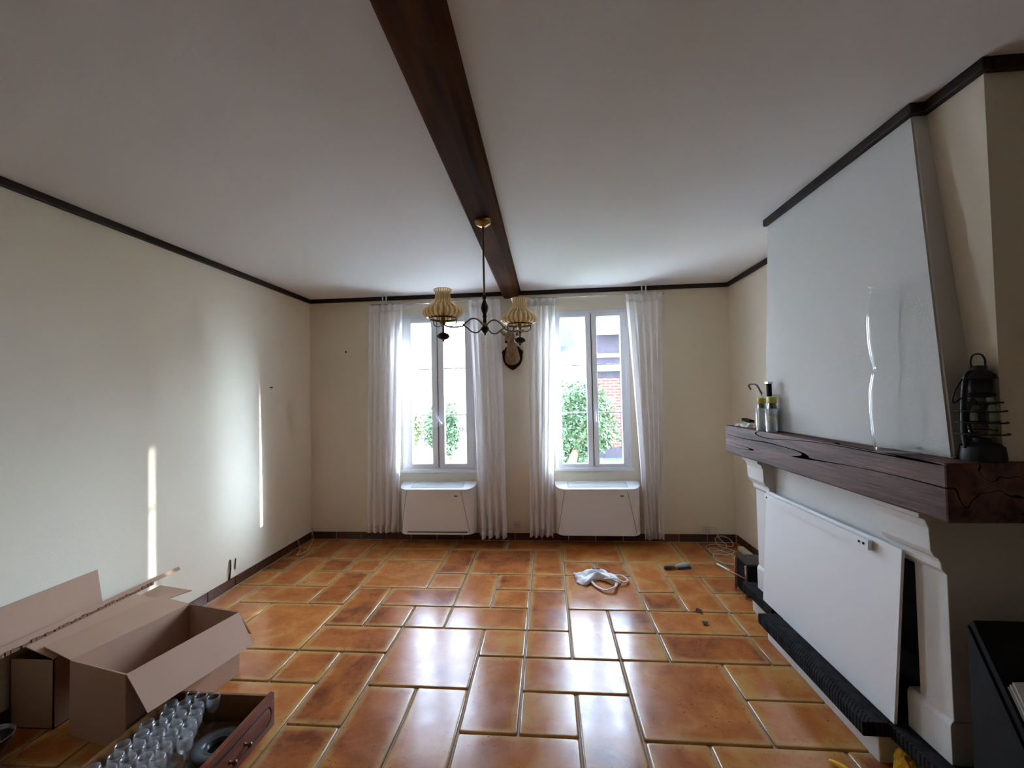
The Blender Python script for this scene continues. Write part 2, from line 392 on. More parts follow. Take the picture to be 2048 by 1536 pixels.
# ------------------------------------------------------------------ the room
XL, XR, YB, YF, ZC = -2.73, 1.965, 4.60, -1.3, 2.75
W1 = (-1.645, -.785, .765, 2.535); W2 = (.075, .905, .775, 2.515)     # window openings x0 x1 z0 z1
YO = 4.89                                                               # outer wall face
O1 = (-1.605, -.825, .74, 2.467); O2 = (.115, .865, .74, 2.467)         # the outer, narrower opening
portal(W1[0], W1[1], W1[2], W1[3], 4.62); portal(W2[0], W2[1], W2[2], W2[3], 4.62)

floor = struct('floor', MB().box((XL - .3, YF - .2, -.20), (XR + .3, YO, -.012)), 'grout')
struct('ceiling', MB().box((XL - .2, YF - .2, ZC), (XR + .3, YO, ZC + .25)), 'ceiling')
struct('wall_left', MB().box((XL - .25, YF - .2, -.1), (XL, YO, ZC + .1)), 'wall')
struct('wall_front', MB().box((XL - .2, YF - .2, -.1), (XR + .3, YF, ZC + .1)), 'dim_wall')  # unseen; set close behind the camera and dark to limit bounce light
def back_wall():
    m = MB()
    def ring(y0, y1, A, B, x0, x1, z0, z1):
        m.box((x0, y0, z0), (A[0], y1, z1)); m.box((A[1], y0, z0), (B[0], y1, z1)); m.box((B[1], y0, z0), (x1, y1, z1))
        for w in (A, B): m.box((w[0], y0, z0), (w[1], y1, w[2])); m.box((w[0], y0, w[3]), (w[1], y1, z1))
    ring(YB, 4.70, W1, W2, XL - .2, XR + .3, -.1, ZC + .1)
    struct('wall_back', m, 'wall')
    m = MB()
    def ring2():
        for a in ((XL - .3, O1[0]), (O1[1], O2[0]), (O2[1], XR + 1.2)): m.box((a[0], 4.70, -.3), (a[1], YO, 3.3))
        for w in (O1, O2): m.box((w[0], 4.70, -.3), (w[1], YO, w[2])); m.box((w[0], 4.70, w[3]), (w[1], YO, 3.3))
    ring2(); struct('wall_outer', m, 'facade')
back_wall()
# right-hand wall: alcove by the window, chimney breast, and the step back nearer to us
CB, CY = 1.575, 1.585                          # chimney breast face and its near corner
m = MB(); m.box((XR, CY - .1, -.1), (XR + .25, YO, ZC + .1)); m.box((CB, CY, 1.30), (XR + .1, 2.95, ZC + .1)); m.box((XR, YF - .2, -.1), (XR + .25, CY, ZC + .1))
struct('wall_right', m, 'wall')

# dark cornice strips under the ceiling
TH, TD = .045, .03
def cornice(i, a, b): struct('trim_%d' % i, MB().box(a, b, .006), 'trim')
cornice(1, (XL, YF, ZC - TH), (XL + TD, YB, ZC)); cornice(2, (XL, YB - TD, ZC - TH), (XR, YB, ZC))
cornice(3, (XR - TD, 2.95, ZC - TH), (XR, YB, ZC))
cornice(4, (1.52 - TD, 1.81 - TD, ZC - TH), (1.52, 2.93, ZC)); cornice(5, (1.52, 1.81 - TD, ZC - TH), (CB, 1.81, ZC))
cornice(6, (CB - TD, CY - TD, ZC - TH), (CB, 1.80, ZC)); cornice(7, (CB, CY - TD, ZC - TH), (XR, CY, ZC)); cornice(8, (XR - TD, YF, ZC - TH), (XR, CY - TD, ZC))

bp = [(-.462, ZC + .03), (-.462, 2.695), (-.446, 2.675), (-.318, 2.675), (-.272, 2.715), (-.256, ZC + .03)]
beam = MB().prism(bp, 1, YF, YB + .05).build('ceiling_beam', 'beam'); tag(beam, kind='structure')

# floor tiles, laid as in the photograph on a 29 cm module
GX, GY, GW, GH = -.171, 1.986, .289, .290
L = [(-3,-1,1,3),(-1,0,2,3),(-1,0,0,2),(0,1,2,3),(0,1,3,5),(0,1,5,6),(0,1,6,8),(-1,0,4,5),(-1,0,5,6),(-2,0,3,4),(-2,-1,4,6),(-2,0,6,8),(-3,-2,6,8),(-3,-2,5,6),
 (-5,-3,5,7),(-4,-2,4,5),(-4,-3,3,4),(-3,-2,3,4),(-5,-4,3,5),(-5,-3,2,3),(-4,-3,0,2),(-5,-4,1,2),(-7,-5,2,4),(-8,-7,3,4),(-6,-5,4,6),(-6,-5,6,7),(-8,-6,4,5),(-8,-7,5,7),(-7,-6,5,6),(-7,-6,6,7),
 (-3,-2,-1,1),(-2,-1,-1,1),(-1,1,-2,0),(0,2,1,2),(0,1,0,1),(1,2,-1,1),(1,2,2,4),(2,3,3,4),(2,3,2,3),(1,3,4,6),(1,2,6,7),(2,3,6,7),(1,3,7,9),(3,4,5,7),(3,4,4,5),(4,5,4,6),(3,5,3,4),(3,5,2,3),
 (5,6,4,5),(5,7,5,6),(5,7,3,4),(2,4,0,2),(4,6,1,2),(4,6,0,1),(2,3,-2,0),(3,5,-1,0),(-4,-3,-2,0),(-6,-4,-1,1),(-7,-5,1,2),(4,6,6,7),(-5,-3,7,8),(-9,-8,3,5)]
occ = {}
I0, I1, J0, J1 = -9, 8, -7, 9
for t in L:
    for i in range(t[0], t[1]):
        for j in range(t[2], t[3]): occ[i, j] = 1
for j in range(J1 - 1, J0 - 1, -1):
    for i in range(I0, I1):
        if (i, j) in occ: continue
        opts = [(1, 1), (2, 1), (1, 2), (2, 2), (1, 1), (1, 2)]; R.shuffle(opts)
        for (w, h) in opts + [(1, 1)]:
            cells = [(i + a, j - b) for a in range(w) for b in range(h)]
            if all(c not in occ and c[0] < I1 and c[1] >= J0 for c in cells):
                for c in cells: occ[c] = 1
                L.append((i, i + w, j - h + 1, j + 1)); break
tile_mesh = {}
def tile_me(w, h):
    k = (round(w, 3), round(h, 3))
    if k in tile_mesh: return tile_mesh[k]
    bm = bmesh.new(); lay = bm.verts.layers.float.new('edge')
    def rows(inset, z, e):
        x, y = w / 2 - inset, h / 2 - inset; c = .008
        out = []
        for (sx, sy) in ((1, 1), (-1, 1), (-1, -1), (1, -1)):
            a, b = ((sx * x, sy * (y - c)), (sx * (x - c), sy * y)); a, b = (a, b) if sx * sy > 0 else (b, a)
            for q in (a, b): v = bm.verts.new((q[0], q[1], z)); v[lay] = e; out.append(v)
        return out
    rs = [rows(0, -.012, 1), rows(0, -.004, 1), rows(.003, -.0008, 1), rows(.008, 0, .97), rows(.013, .00005, .95), rows(.05, .0004, .40), rows(.10, .0003, 0)]
    for a, b in zip(rs, rs[1:]):
        for i in range(8): bm.faces.new((a[i], a[(i + 1) % 8], b[(i + 1) % 8], b[i]))
    bm.faces.new(rs[-1]); bmesh.ops.recalc_face_normals(bm, faces=bm.faces[:])
    me = bpy.data.meshes.new('tile'); bm.to_mesh(me); bm.free(); me.materials.append(M['tile'])
    for p in me.polygons: p.use_smooth = True
    tile_mesh[k] = me; return me
JT = .0095
for (i0, i1, j0, j1) in L:
    x0, x1 = max(GX + GW * i0, XL + .012) + JT / 2, min(GX + GW * i1, XR) - JT / 2; y0, y1 = GY + GH * j0 + JT / 2, min(GY + GH * j1, YB - .014) - JT / 2
    if x1 - x0 < .03 or y1 - y0 < .03: continue
    o = link('tile', tile_me(x1 - x0, y1 - y0), floor, ((x0 + x1) / 2, (y0 + y1) / 2, R.uniform(-.0009, .0009)))
    o.rotation_euler = (R.gauss(0, .0012), R.gauss(0, .0012), R.choice((0, PI)))

def skirting(name, a, b, axis, face, n, h=.078, th=.011):
    root = setting(name, (0, 0, 0)); s = (b - a) / n
    for k in range(n):
        p, q = a + k * s + .003, a + (k + 1) * s - .003
        lo, hi = ((p, face[0], .0), (q, face[1], h)) if axis == 0 else ((face[0], p, .0), (face[1], q, h))
        me = MB().box([(lo[i] - hi[i]) / 2 for i in range(3)], [(hi[i] - lo[i]) / 2 for i in range(3)], .003).build('tile', 'skirt', root)
        me.location = [(lo[i] + hi[i]) / 2 for i in range(3)]
skirting('baseboard_back', XL + .012, XR - .012, 0, (YB - .012, YB), 16)
skirting('baseboard_left', -.4, YB - .012, 1, (XL, XL + .012), 17)
skirting('baseboard_right', 3.3, YB - .012, 1, (XR - .012, XR), 5)

# ------------------------------------------------------------------ windows
def window(i, W, panes, handle_x):
    x0, x1, z0, z1 = W; Y = 4.605
    root = setting('window_%d' % i, ((x0 + x1) / 2, Y, z0))
    m = MB(); f = .045
    for a, b in (((x0, z0), (x0 + f, z1)), ((x1 - f, z0), (x1, z1)), ((x0 + f, z1 - f - .01), (x1 - f, z1)), ((x0 + f, z0), (x1 - f, z0 + f))):
        m.box((a[0], Y, a[1]), (b[0], Y + .07, b[1]), .004)
    m.build('window_frame', 'frame', root)
    MB().box((x0 - .01, Y - .03, z0 - .02), (x1 + .01, Y + .06, z0 + .012), .004).build('window_sill', 'frame', root)
    mid = (panes[0][1] + panes[1][0]) / 2; zt, zb = panes[0][3], panes[0][2]
    for k, (a, b, zb, zt) in enumerate(panes):
        l, r = (x0 + .035, mid - .002) if k == 0 else (mid + .002, x1 - .035); m = MB(); y0, y1 = Y - .012, Y + .05
        m.box((l, y0, z0 + .03), (a, y1, z1 - .035), .005); m.box((b, y0, z0 + .03), (r, y1, z1 - .035), .005)
        m.box((a - .004, y0 + .002, z0 + .03), (b + .004, y1, zb), .005); m.box((a - .004, y0 + .002, zt), (b + .004, y1, z1 - .035), .005)
        s = m.build('sash', 'frame', root)
        MB().slab([(a - .003, Y + .022, zb - .003), (b + .003, Y + .022, zb - .003), (b + .003, Y + .022, zt + .003), (a - .003, Y + .022, zt + .003)], .004).build('glass_pane', 'pane', s)
        for zz in (1.911, 1.387): MB().box((a - .002, Y + .014, zz - .007), (b + .002, Y + .030, zz + .007), .002).build('glazing_bar', 'frame', s)
        g = MB()
        for (p, q) in (((a, zb), (a + .003, zt)), ((b - .003, zb), (b, zt)), ((a, zb), (b, zb + .003)), ((a, zt - .003), (b, zt))): g.box((p[0], Y + .006, p[1]), (q[0], Y + .012, q[1]))
        g.build('gasket', 'gasket', s)
        if k == 1: MB().box((mid - .0018, y0 - .002, z0 + .034), (mid + .0018, y0 + .02, z1 - .04)).build('gasket', 'gasket', s)
        if k == 1:
            h = MB().box((handle_x - .012, y0 - .012, 1.27), (handle_x + .012, y0, 1.34), .004)
            h.tube([(handle_x, y0 - .010, 1.30), (handle_x, y0 - .045, 1.30), (handle_x - (.0 if i == 2 else .02), y0 - .047, 1.33), (handle_x - (.0 if i == 2 else .045), y0 - .047, 1.405)], .0115, 8, 4)
            h.build('window_handle', 'frame', root, True, None, 40)
    for zz in (z0 + .13, z1 - .2): MB().lathe([(.008, 0), (.008, .09)], (x1 - .022, Y - .012, zz), 10, closed=True).build('hinge', 'frame', root, True, None, 40)
    b = MB().box((x0 + .05, 4.70, 2.44), (x1 - .05, 4.80, 2.53), .004)
    b.build('shutter_box', 'frame', root)
window(1, W1, [(-1.523, -1.293, .842, 2.435), (-1.152, -.906, .842, 2.435)], -1.185)
window(2, W2, [(.160, .436, .832, 2.440), (.558, .811, .832, 2.440)], .538)

# ------------------------------------------------------------------ chimney: hood, mantel, jambs, hearth
fp = thing('fireplace', (1.5, 2.4, 0), 'white plastered fireplace with tapering hood, oak mantel and moulded side jambs', 'fireplace')
def frustum(m, top, bot):
    (ax, ay, bx, by, z1), (cx, cy, dx, dy, z0) = top, bot
    m_ = bmesh.new(); T = [m_.verts.new(p) for p in ((ax, ay, z1), (bx, ay, z1), (bx, by, z1), (ax, by, z1))]; B = [m_.verts.new(p) for p in ((cx, cy, z0), (dx, cy, z0), (dx, dy, z0), (cx, dy, z0))]
    m_.faces.new(T); m_.faces.new(B[::-1])
    for i in range(4): m_.faces.new((T[i], B[i], B[(i + 1) % 4], T[(i + 1) % 4]))
    bmesh.ops.recalc_face_normals(m_, faces=m_.faces[:]); bmesh.ops.bevel(m_, geom=m_.edges[:], offset=.008, segments=2, affect='EDGES'); m._add(m_)
m = MB(); frustum(m, (1.52, 1.81, CB + .02, 2.93, ZC - .002), (1.468, 1.645, CB + .02, 2.955, 1.33)); m.build('hood', 'white_plaster', fp)
MB().box((1.36, 1.55, 1.128), (XR - .005, 3.325, 1.333), .008).build('mantel_beam', 'mantel', fp)
jp = [(XR, .18), (1.478, .18), (1.478, .325), (1.484, .338), (1.49, .345), (1.49, .885), (1.472, .905), (1.470, .93), (1.462, .945), (1.447, .955), (1.436, .975), (1.433, 1.06), (1.420, 1.092), (1.40, 1.10), (1.40, 1.128), (XR, 1.128)]
shaft = [(XR, .335), (1.49, .335), (1.49, .886), (XR, .886)]; base = jp[:5] + [(XR, .345)]; corbel = [(XR, .885)] + jp[5:]
for (a, b, c, d) in ((1.715, 1.855, 1.905, 1.955), (3.01, 3.15, 2.97, 2.93)):
    MB().prism(shaft, 1, a, b, .003).build('jamb', 'white_plaster', fp); MB().prism(base, 1, min(a, c), max(b, c), .003).build('jamb_base', 'white_plaster', fp)
    MB().prism(corbel, 1, min(a, d), max(b, d), .003).build('corbel', 'white_plaster', fp)
MB().box((1.505, 1.85, .87), (XR, 2.96, 1.13)).build('lintel', 'white_plaster', fp)
m = MB(); m.box((1.93, 1.86, .12), (XR, 3.0, .9)); m.box((1.53, 1.856, .17), (XR, 1.868, .88)); m.box((1.53, 2.995, .17), (XR, 3.005, .88)); m.box((1.5, 1.86, .11), (XR, 3.0, .1695)); m.build('firebox', 'black', fp)
m = MB(); m.prism([(1.378, 1.932), (1.46, 1.932), (1.46, 1.60), (XR, 1.60), (XR, 3.20), (1.46, 3.20), (1.46, 2.83), (1.378, 2.83)], 2, -.01, .122, .006); m.build('plinth', 'white_plaster', fp)
for (x0, x1, y0, y1) in ((1.306, 1.425, 1.915, 2.795), (1.408, 1.50, 2.84, 3.235), (1.408, 1.50, 1.60, 1.985)):
    MB().box((x0, y0, .120 if x0 < 1.4 else .123), (x1, y1, .180 if x0 < 1.4 else .182), .004).build('hearth_edging', 'slate', fp)
MB().box((1.49, 1.605, .118), (XR - .02, 3.19, .168)).build('hearth_slab', 'slate', fp)

bd = thing('fireplace_board', (1.46, 2.4, .18), 'white board leaning against the fireplace opening with a batten along its top', 'board')
def bpnt(t, z):                                    # a point on the leaning board: t 0 far end, 1 near end
    k = (z - .182) / .75
    return (1.432 + .026 * k - .004, 2.965 - .045 * k - (2.965 - 1.905 - .0 * k) * t - .0 * k, z)
MB().slab([bpnt(0, .1835), bpnt(1, .1835), bpnt(1, .925), bpnt(0, .925)], .012).build('panel', 'white_board', bd)
bt = MB().slab([(bpnt(.02, .868)[0] - .020, bpnt(.02, .9)[1], .868), (bpnt(.86, 0)[0] * 0 + bpnt(.86, .868)[0] - .020, bpnt(.86, .9)[1], .868), (bpnt(.86, .91)[0] - .020, bpnt(.86, .9)[1], .912), (bpnt(.02, .91)[0] - .020, bpnt(.02, .9)[1], .912)], .018).build('batten', 'white_board', bd)
for t in (.045, .81, .835):
    p = bpnt(t, .89); MB().ball((p[0] - .030, p[1], p[2]), .0065, 10, (.5, 1, 1)).build('screw', 'iron', bt, True)

# ------------------------------------------------------------------ curtains and rods
def curtain(top, bot, zt, zb, folds, label, seed, Y=4.475):
    rr = random.Random(seed); ph = [rr.uniform(0, 6) for _ in range(4)]; h = zt - zb
    def fn(u, v):
        z = zt - h * v; a = top[0] + (bot[0] - top[0]) * (v ** .9); b = top[1] + (bot[1] - top[1]) * (v ** .9)
        uu = u + .018 * math.sin(5 * u + ph[0] + 1.5 * v)
        w = math.sin(2 * PI * folds * uu + ph[1] + .5 * math.sin(3 * v + ph[2])); w = math.copysign(abs(w) ** .75, w)
        amp = (.016 + .024 * min(1, v * 2.5)) * (1 + .3 * math.sin(7 * u + ph[3]))
        return (a + (b - a) * uu + .006 * math.sin(2 * PI * folds * 2 * u + ph[2]), Y + amp * w + .01 * math.sin(4 * v + 6 * u), z + (.006 * math.sin(2 * PI * folds * u) if v > .99 else 0))
    root = thing('curtain', ((top[0] + top[1]) / 2, Y, zb), label, 'curtain', 'white curtains at the two windows')
    MB().grid(lambda u, v: fn(u, .028 + v * .945), folds * 14, 26).build('fabric', 'cloth', root, True)
    def off(p, d): return (p[0], p[1] - d, p[2])
    MB().grid(lambda u, v: off(fn(u, v * .03), .003), folds * 14, 2, .003).build('heading_tape', 'cloth', root, True)
    MB().grid(lambda u, v: off(fn(u, .97 + v * .03), .0025), folds * 14, 2, .003).build('hem', 'cloth', root, True)
    return root
curtain((-1.97, -1.575), (-2.005, -1.665), 2.632, .115, 5, 'long straight white curtain nearest the sunlit wall', 3)
curtain((-.845, -.493), (-.762, -.472), 2.645, .072, 4, 'long white curtain between the deer head and the window nearer the sunlit wall', 4)
curtain((-.165, .118), (-.203, .043), 2.632, .085, 4, 'long white curtain between the deer head and the window facing the brick house', 5)
curtain((.858, 1.235), (.985, 1.172), 2.643, .072, 5, 'long white curtain swept sideways at its foot, on the fireplace side of its window', 6)
def rod(x0, x1, z, label, hx):
    r = thing('curtain_rod', ((x0 + x1) / 2, 4.50, z), label, 'curtain rod', 'curtain rods above the windows')
    MB().tube([(x0, 4.50, z), (x1, 4.50, z)], .006, 8).build('rail', 'chrome', r, True)
    for x in (hx - .018, hx + .024): MB().tube([(x, 4.51, z + .01), (x, 4.512, ZC - .001 - .0)], .0075, 8).build('hanger', 'plastic_white', r, True)
    for x in (x0 + .04, x1 - .04): MB().tube([(x, 4.50, z), (x, 4.601, z)], .005, 6).build('bracket', 'chrome', r)
rod(-1.96, -.50, 2.640, 'thin curtain rail above the window nearer the sunlit wall', -1.80)
rod(-.15, 1.26, 2.645, 'thin curtain rail above the window nearer the fireplace', 1.055)

# ------------------------------------------------------------------ fan-coil radiators under the windows
def fancoil(x0, x1, label, slot):
    y0, y1, zb, zt = 4.41, 4.594, .115, .645; r = thing('radiator', ((x0 + x1) / 2, 4.5, zb), label, 'radiator', 'white fan coil radiators under the windows')
    n = 10; d = y1 - y0; ex = .10
    left = [(x0, y1)] + [(x0 + ex * (1 - math.cos(PI / 2 * k / n)), y0 + (d - .05) * (1 - math.sin(PI / 2 * k / n))) for k in range(n + 1)]
    pts = left + [(x0 + x1 - p[0], p[1]) for p in reversed(left)]
    def yfront(x):
        e = min(x - x0, x1 - x)
        return y0 if e >= ex else y0 + (d - .05) * (1 - math.sqrt(max(0, 1 - (1 - e / ex) ** 2)))
    slope = lambda bm: [setattr(v.co, 'z', v.co.z - .045 * (y1 - v.co.y) / d) for v in bm.verts if v.co.z > zt - .2]
    m = MB().prism(pts, 2, zb, zt - .020); slope(m.bm); m.build('casing', 'fancoil', r)
    cx = (x0 + x1) / 2
    top = [(cx + (p[0] - cx) * 1.008, p[1] - (.005 if p[1] < y1 - .001 else 0)) for p in pts]
    m = MB().prism(top, 2, zt - .018, zt, .004); slope(m.bm); m.build('top_cover', 'fancoil', r)
    m = MB().box((x0 + .13, y0 + .035, zt), (x1 - .13, y1 - .02, zt + .003)); slope(m.bm); m.build('air_grille', 'fangrey', r)
    for k in range(5):
        m = MB().box((x0 + .14, y0 + .050 + k * .022, zt + .003), (x1 - .14, y0 + .058 + k * .022, zt + .006)); slope(m.bm); m.build('grille_slat', 'fancoil', r)
    for (xa, xb) in ((x0 + .095, x0 + .022), (x1 - .145, x1 - .058)):
        MB().tube([(xa + (xb - xa) * q / 8, yfront(xa + (xb - xa) * q / 8) - .0004, zt - .066 + (zb + .02 - zt + .066) * q / 8) for q in range(9)], .0020, 5).build('seam', 'gasket', r)
    zt -= .045
    b = MB().box((x1 - .235, y0 - .003, zt - .085), (x1 - .165, y0 + .001, zt - .062), .001).build('badge', 'fancoil', r)
    MB().box((x1 - .218, y0 - .005, zt - .080), (x1 - .185, y0 - .002, zt - .067)).build('emblem', 'red_badge', b)
    if slot: MB().box((x0 + .10, y0 - .002, zb + .022), (x1 - .08, y0 + .01, zb + .034)).build('air_slot', 'gasket', r)
fancoil(-1.632, -.795, 'white fan coil radiator with a dark slot near its foot, nearer the sunlit wall', True)
fancoil(.068, .955, 'white fan coil radiator without a slot at its foot, nearer the fireplace', False)

# ------------------------------------------------------------------ chandelier
CX, CYc = -.365, 2.486
ch = thing('chandelier', (CX, CYc, 2.675), 'two-armed chandelier with amber ribbed oil-lamp shades hanging from the dark beam', 'chandelier')
MB().lathe([(.004, -.05), (.02, -.048), (.030, -.040), (.044, -.032), (.050, -.018), (.046, -.004), (.046, 0)], (CX, CYc, 2.675), 24).build('ceiling_rose', 'brass', ch, True)
MB().tube([(CX, CYc, 2.63), (CX, CYc, 2.20)], .0062, 10).build('rod', 'bronze', ch, True)
MB().lathe([(.004, .245), (.011, .24), (.012, .225), (.008, .215), (.013, .20), (.022, .178), (.024, .165), (.019, .145), (.011, .13), (.010, .12), (.015, .112), (.010, .104), (.0105, .085), (.012, .075), (.012, .07)], (CX, CYc, 1.965), 18).build('turned_column', 'turned', ch, True)
MB().lathe([(.012, .073), (.020, .070), (.022, .060), (.018, .052), (.014, .050)], (CX, CYc, 1.965), 18).build('collar', 'brass', ch, True)
MB().lathe([(.014, .052), (.022, .047), (.026, .038), (.022, .026), (.013, .014), (.006, .008), (.007, .002), (.0, -.004)], (CX, CYc, 1.965), 18).build('finial', 'turned', ch, True)
def lamp(lx, ly, z):
    """z: underside of the shade ring"""
    d = Vector((lx - CX, ly - CYc, 0)); L_ = d.length; d /= L_
    P = lambda t, zz: (CX + d.x * t, CYc + d.y * t, zz); zc = 2.013 + .0
    MB().tube([P(.018, zc + .020), P(.05, zc + .045), P(.085, zc + .046), P(.12, zc + .022), P(.145, zc - .002), P(L_ - .06, zc - .012), P(L_ - .02, zc - .008), P(L_, zc + .002)], .0048, 8, 6).build('arm', 'bronze', ch, True)
    MB().tube([P(.018, zc - .008), P(.05, zc - .035), P(.085, zc - .032), P(.115, zc - .010), P(.135, zc + .002), P(.142, zc + .014)], .0044, 8, 6).build('arm', 'bronze', ch, True)
    z = zc + .028
    MB().lathe([(.080, .012), (.084, .010), (.084, .002), (.080, 0), (.080, .012)], (lx, ly, z), 32).build('shade_ring', 'bronze', ch, True)
    m = MB()
    for k in range(3):
        a = k * 2 * PI / 3 + .5; c, s = math.cos(a), math.sin(a)
        m.tube([(lx + .08 * c, ly + .08 * s, z + .004), (lx + .074 * c, ly + .074 * s, z - .022), (lx + .045 * c, ly + .045 * s, z - .036), (lx + .012 * c, ly + .012 * s, z - .034)], .0028, 6, 4)
    m.build('shade_holder', 'bronze', ch, True)
    MB().lathe([(.0, .0), (.010, .0), (.016, .02), (.013, .04), (.013, .075), (.004, .078)], (lx, ly, z - .035), 14).build('burner', 'brass', ch, True)
    MB().tube([(lx, ly, z - .03), (lx, ly, z - .075)], .006, 8).build('stem', 'bronze', ch, True)
    MB().lathe([(.006, .0), (.012, -.002), (.028, -.010), (.036, -.020), (.036, -.026), (.029, -.036), (.014, -.042), (.006, -.044), (.007, -.052), (.0, -.055)], (lx, ly, z - .073), 20).build('oil_font', 'purple_wood', ch, True)
    pr = [(.078, .008), (.098, .018), (.106, .034), (.102, .050), (.086, .068), (.064, .084), (.048, .098), (.042, .112), (.040, .128), (.039, .140), (.043, .152), (.050, .163)]
    pr = [(a * 1.06, b * 1.06) for a, b in pr]
    MB().lathe(pr, (lx, ly, z), 132, 22, .045, (.012, .165)).build('lamp_shade', 'amber', ch, True)
    me = COL.objects[-1].data if COL.objects[-1].name.startswith('lamp_shade') else [o for o in COL.objects if o.name.startswith('lamp_shade')][-1].data
    ra = me.attributes.new('rib', 'FLOAT', 'POINT')
    for v, q in zip(me.vertices, ra.data): q.value = .5 + .5 * math.cos(22 * math.atan2(v.co.y - ly, v.co.x - lx))
    MB().lathe([(.052, .1715), (.0545, .1740), (.0525, .1755)], (lx, ly, z), 36).build('shade_rim', 'amber', ch, True)
lamp(-.586, 2.345, 2.04); lamp(-.163, 2.64, 2.06)

# ------------------------------------------------------------------ deer head on its shield
dh = thing('mounted_deer_head', (-.37, 4.598, 2.0), 'roe deer head trophy on a dark wooden shield between the windows', 'trophy')
sx, sz = -.368, 2.02
half = [(0, -.150), (.04, -.128), (.085, -.085), (.108, -.03), (.112, .035), (.120, .05), (.106, .075), (.085, .085), (.075, .11), (.045, .125), (.03, .118), (0, .135)]
out = half + [(-a, b) for a, b in reversed(half[1:-1])]
MB().prism([(sx + a, sz + b) for a, b in out], 1, 4.574, 4.598, .006).build('shield', 'shield', dh)
def loft(path, rx, rz, name, mat, seg=16):
    P = spline([Vector(p) for p in path], 4); n = len(P); m = bmesh.new(); rows = []
    f = lambda a, i: a[int(i / 4)] + (a[min(int(i / 4) + 1, len(a) - 1)] - a[int(i / 4)]) * ((i / 4) % 1)
    for i, p in enumerate(P):
        d = (P[min(i + 1, n - 1)] - P[max(i - 1, 0)]).normalized(); x = Vector((0, 0, 1)).cross(d)
        x = Vector((1, 0, 0)) if x.length < .2 else x.normalized(); y = d.cross(x).normalized()
        rows.append([m.verts.new(p + x * f(rx, i) * math.cos(2 * PI * k / seg) + y * f(rz, i) * math.sin(2 * PI * k / seg)) for k in range(seg)])
    for i in range(n - 1):
        for k in range(seg): m.faces.new((rows[i][k], rows[i][(k + 1) % seg], rows[i + 1][(k + 1) % seg], rows[i + 1][k]))
    m.faces.new(rows[0][::-1]); m.faces.new(rows[-1]); bmesh.ops.recalc_face_normals(m, faces=m.faces[:]); q = MB(); q._add(m); return q
q = loft([(-.368, 4.572, 2.00), (-.368, 4.53, 2.04), (-.364, 4.47, 2.10), (-.362, 4.435, 2.165), (-.366, 4.42, 2.222), (-.380, 4.375, 2.232), (-.392, 4.325, 2.200), (-.400, 4.285, 2.165), (-.404, 4.262, 2.145)],
         [.085, .078, .060, .048, .046, .044, .033, .023, .016], [.110, .095, .064, .054, .052, .046, .034, .024, .018], 'head', 'fur'); q.build('head', 'fur', dh, True)
MB().ball((-.405, 4.258, 2.146), .0155, 12, (1, .8, .9)).build('nose', 'black', dh, True)
for s in (-1, 1):
    MB().ball((-.378 + s * .038 - .004, 4.362, 2.237), .009, 10).build('eye', 'black_gloss', dh, True)
    bx = -.366 + s * .038
    MB().grid(lambda u, v, s=s, bx=bx: (bx + s * (.012 + .085 * v) + 0 * u, 4.43 - .02 * math.sin(PI * u) * (1 - v * .5), 2.24 + .055 * v + (u - .5) * .052 * math.sin(PI * min(1, .15 + v * .85))), 6, 8, .004).build('ear', 'fur', dh, True)
    an = MB().tube([(-.368 + s * .02, 4.415, 2.26), (-.368 + s * .035, 4.42, 2.325), (-.368 + s * .055, 4.425, 2.385), (-.368 + s * .05, 4.43, 2.445)], [.011, .009, .007, .003], 8, 4)
    an.tube([(-.368 + s * .045, 4.422, 2.35), (-.368 + s * .055, 4.39, 2.38), (-.368 + s * .058, 4.375, 2.405)], [.006, .005, .002], 6, 3)
    an.build('antler', 'antler', dh, True)

# ------------------------------------------------------------------ things on the mantel
MZ = 1.333
def vase():
    c = (1.432, 1.822, MZ); r = thing('glass_vase', c, 'tall clear glass vase with a pinched waist standing on the oak mantel', 'vase')
    o = [(.090, 0), (.098, .02), (.106, .08), (.112, .17), (.110, .25), (.100, .31), (.092, .345), (.088, .352), (.092, .360), (.100, .40), (.107, .46), (.108, .53), (.104, .60), (.096, .66), (.092, .69)]
    o = [(a * .98, b * .985) for a, b in o]
    MB().lathe(o + [(a - .006, b) for a, b in reversed(o[1:])] + [(.06, .026), (.0, .026)], c, 48, sq=.62).build('body', 'vase_glass', r, True)
    MB().lathe([(.0, 0.001), (.086, .001), (.09, .01), (.09, .024), (.0, .025)], c, 48, sq=.62).build('thick_base', 'vase_glass', r, True)
    MB().lathe([(.0895, .678), (.092, .683), (.0875, .684), (.0855, .680), (.0895, .678)], c, 48, sq=.62).build('rim', 'vase_glass', r, True)
vase()
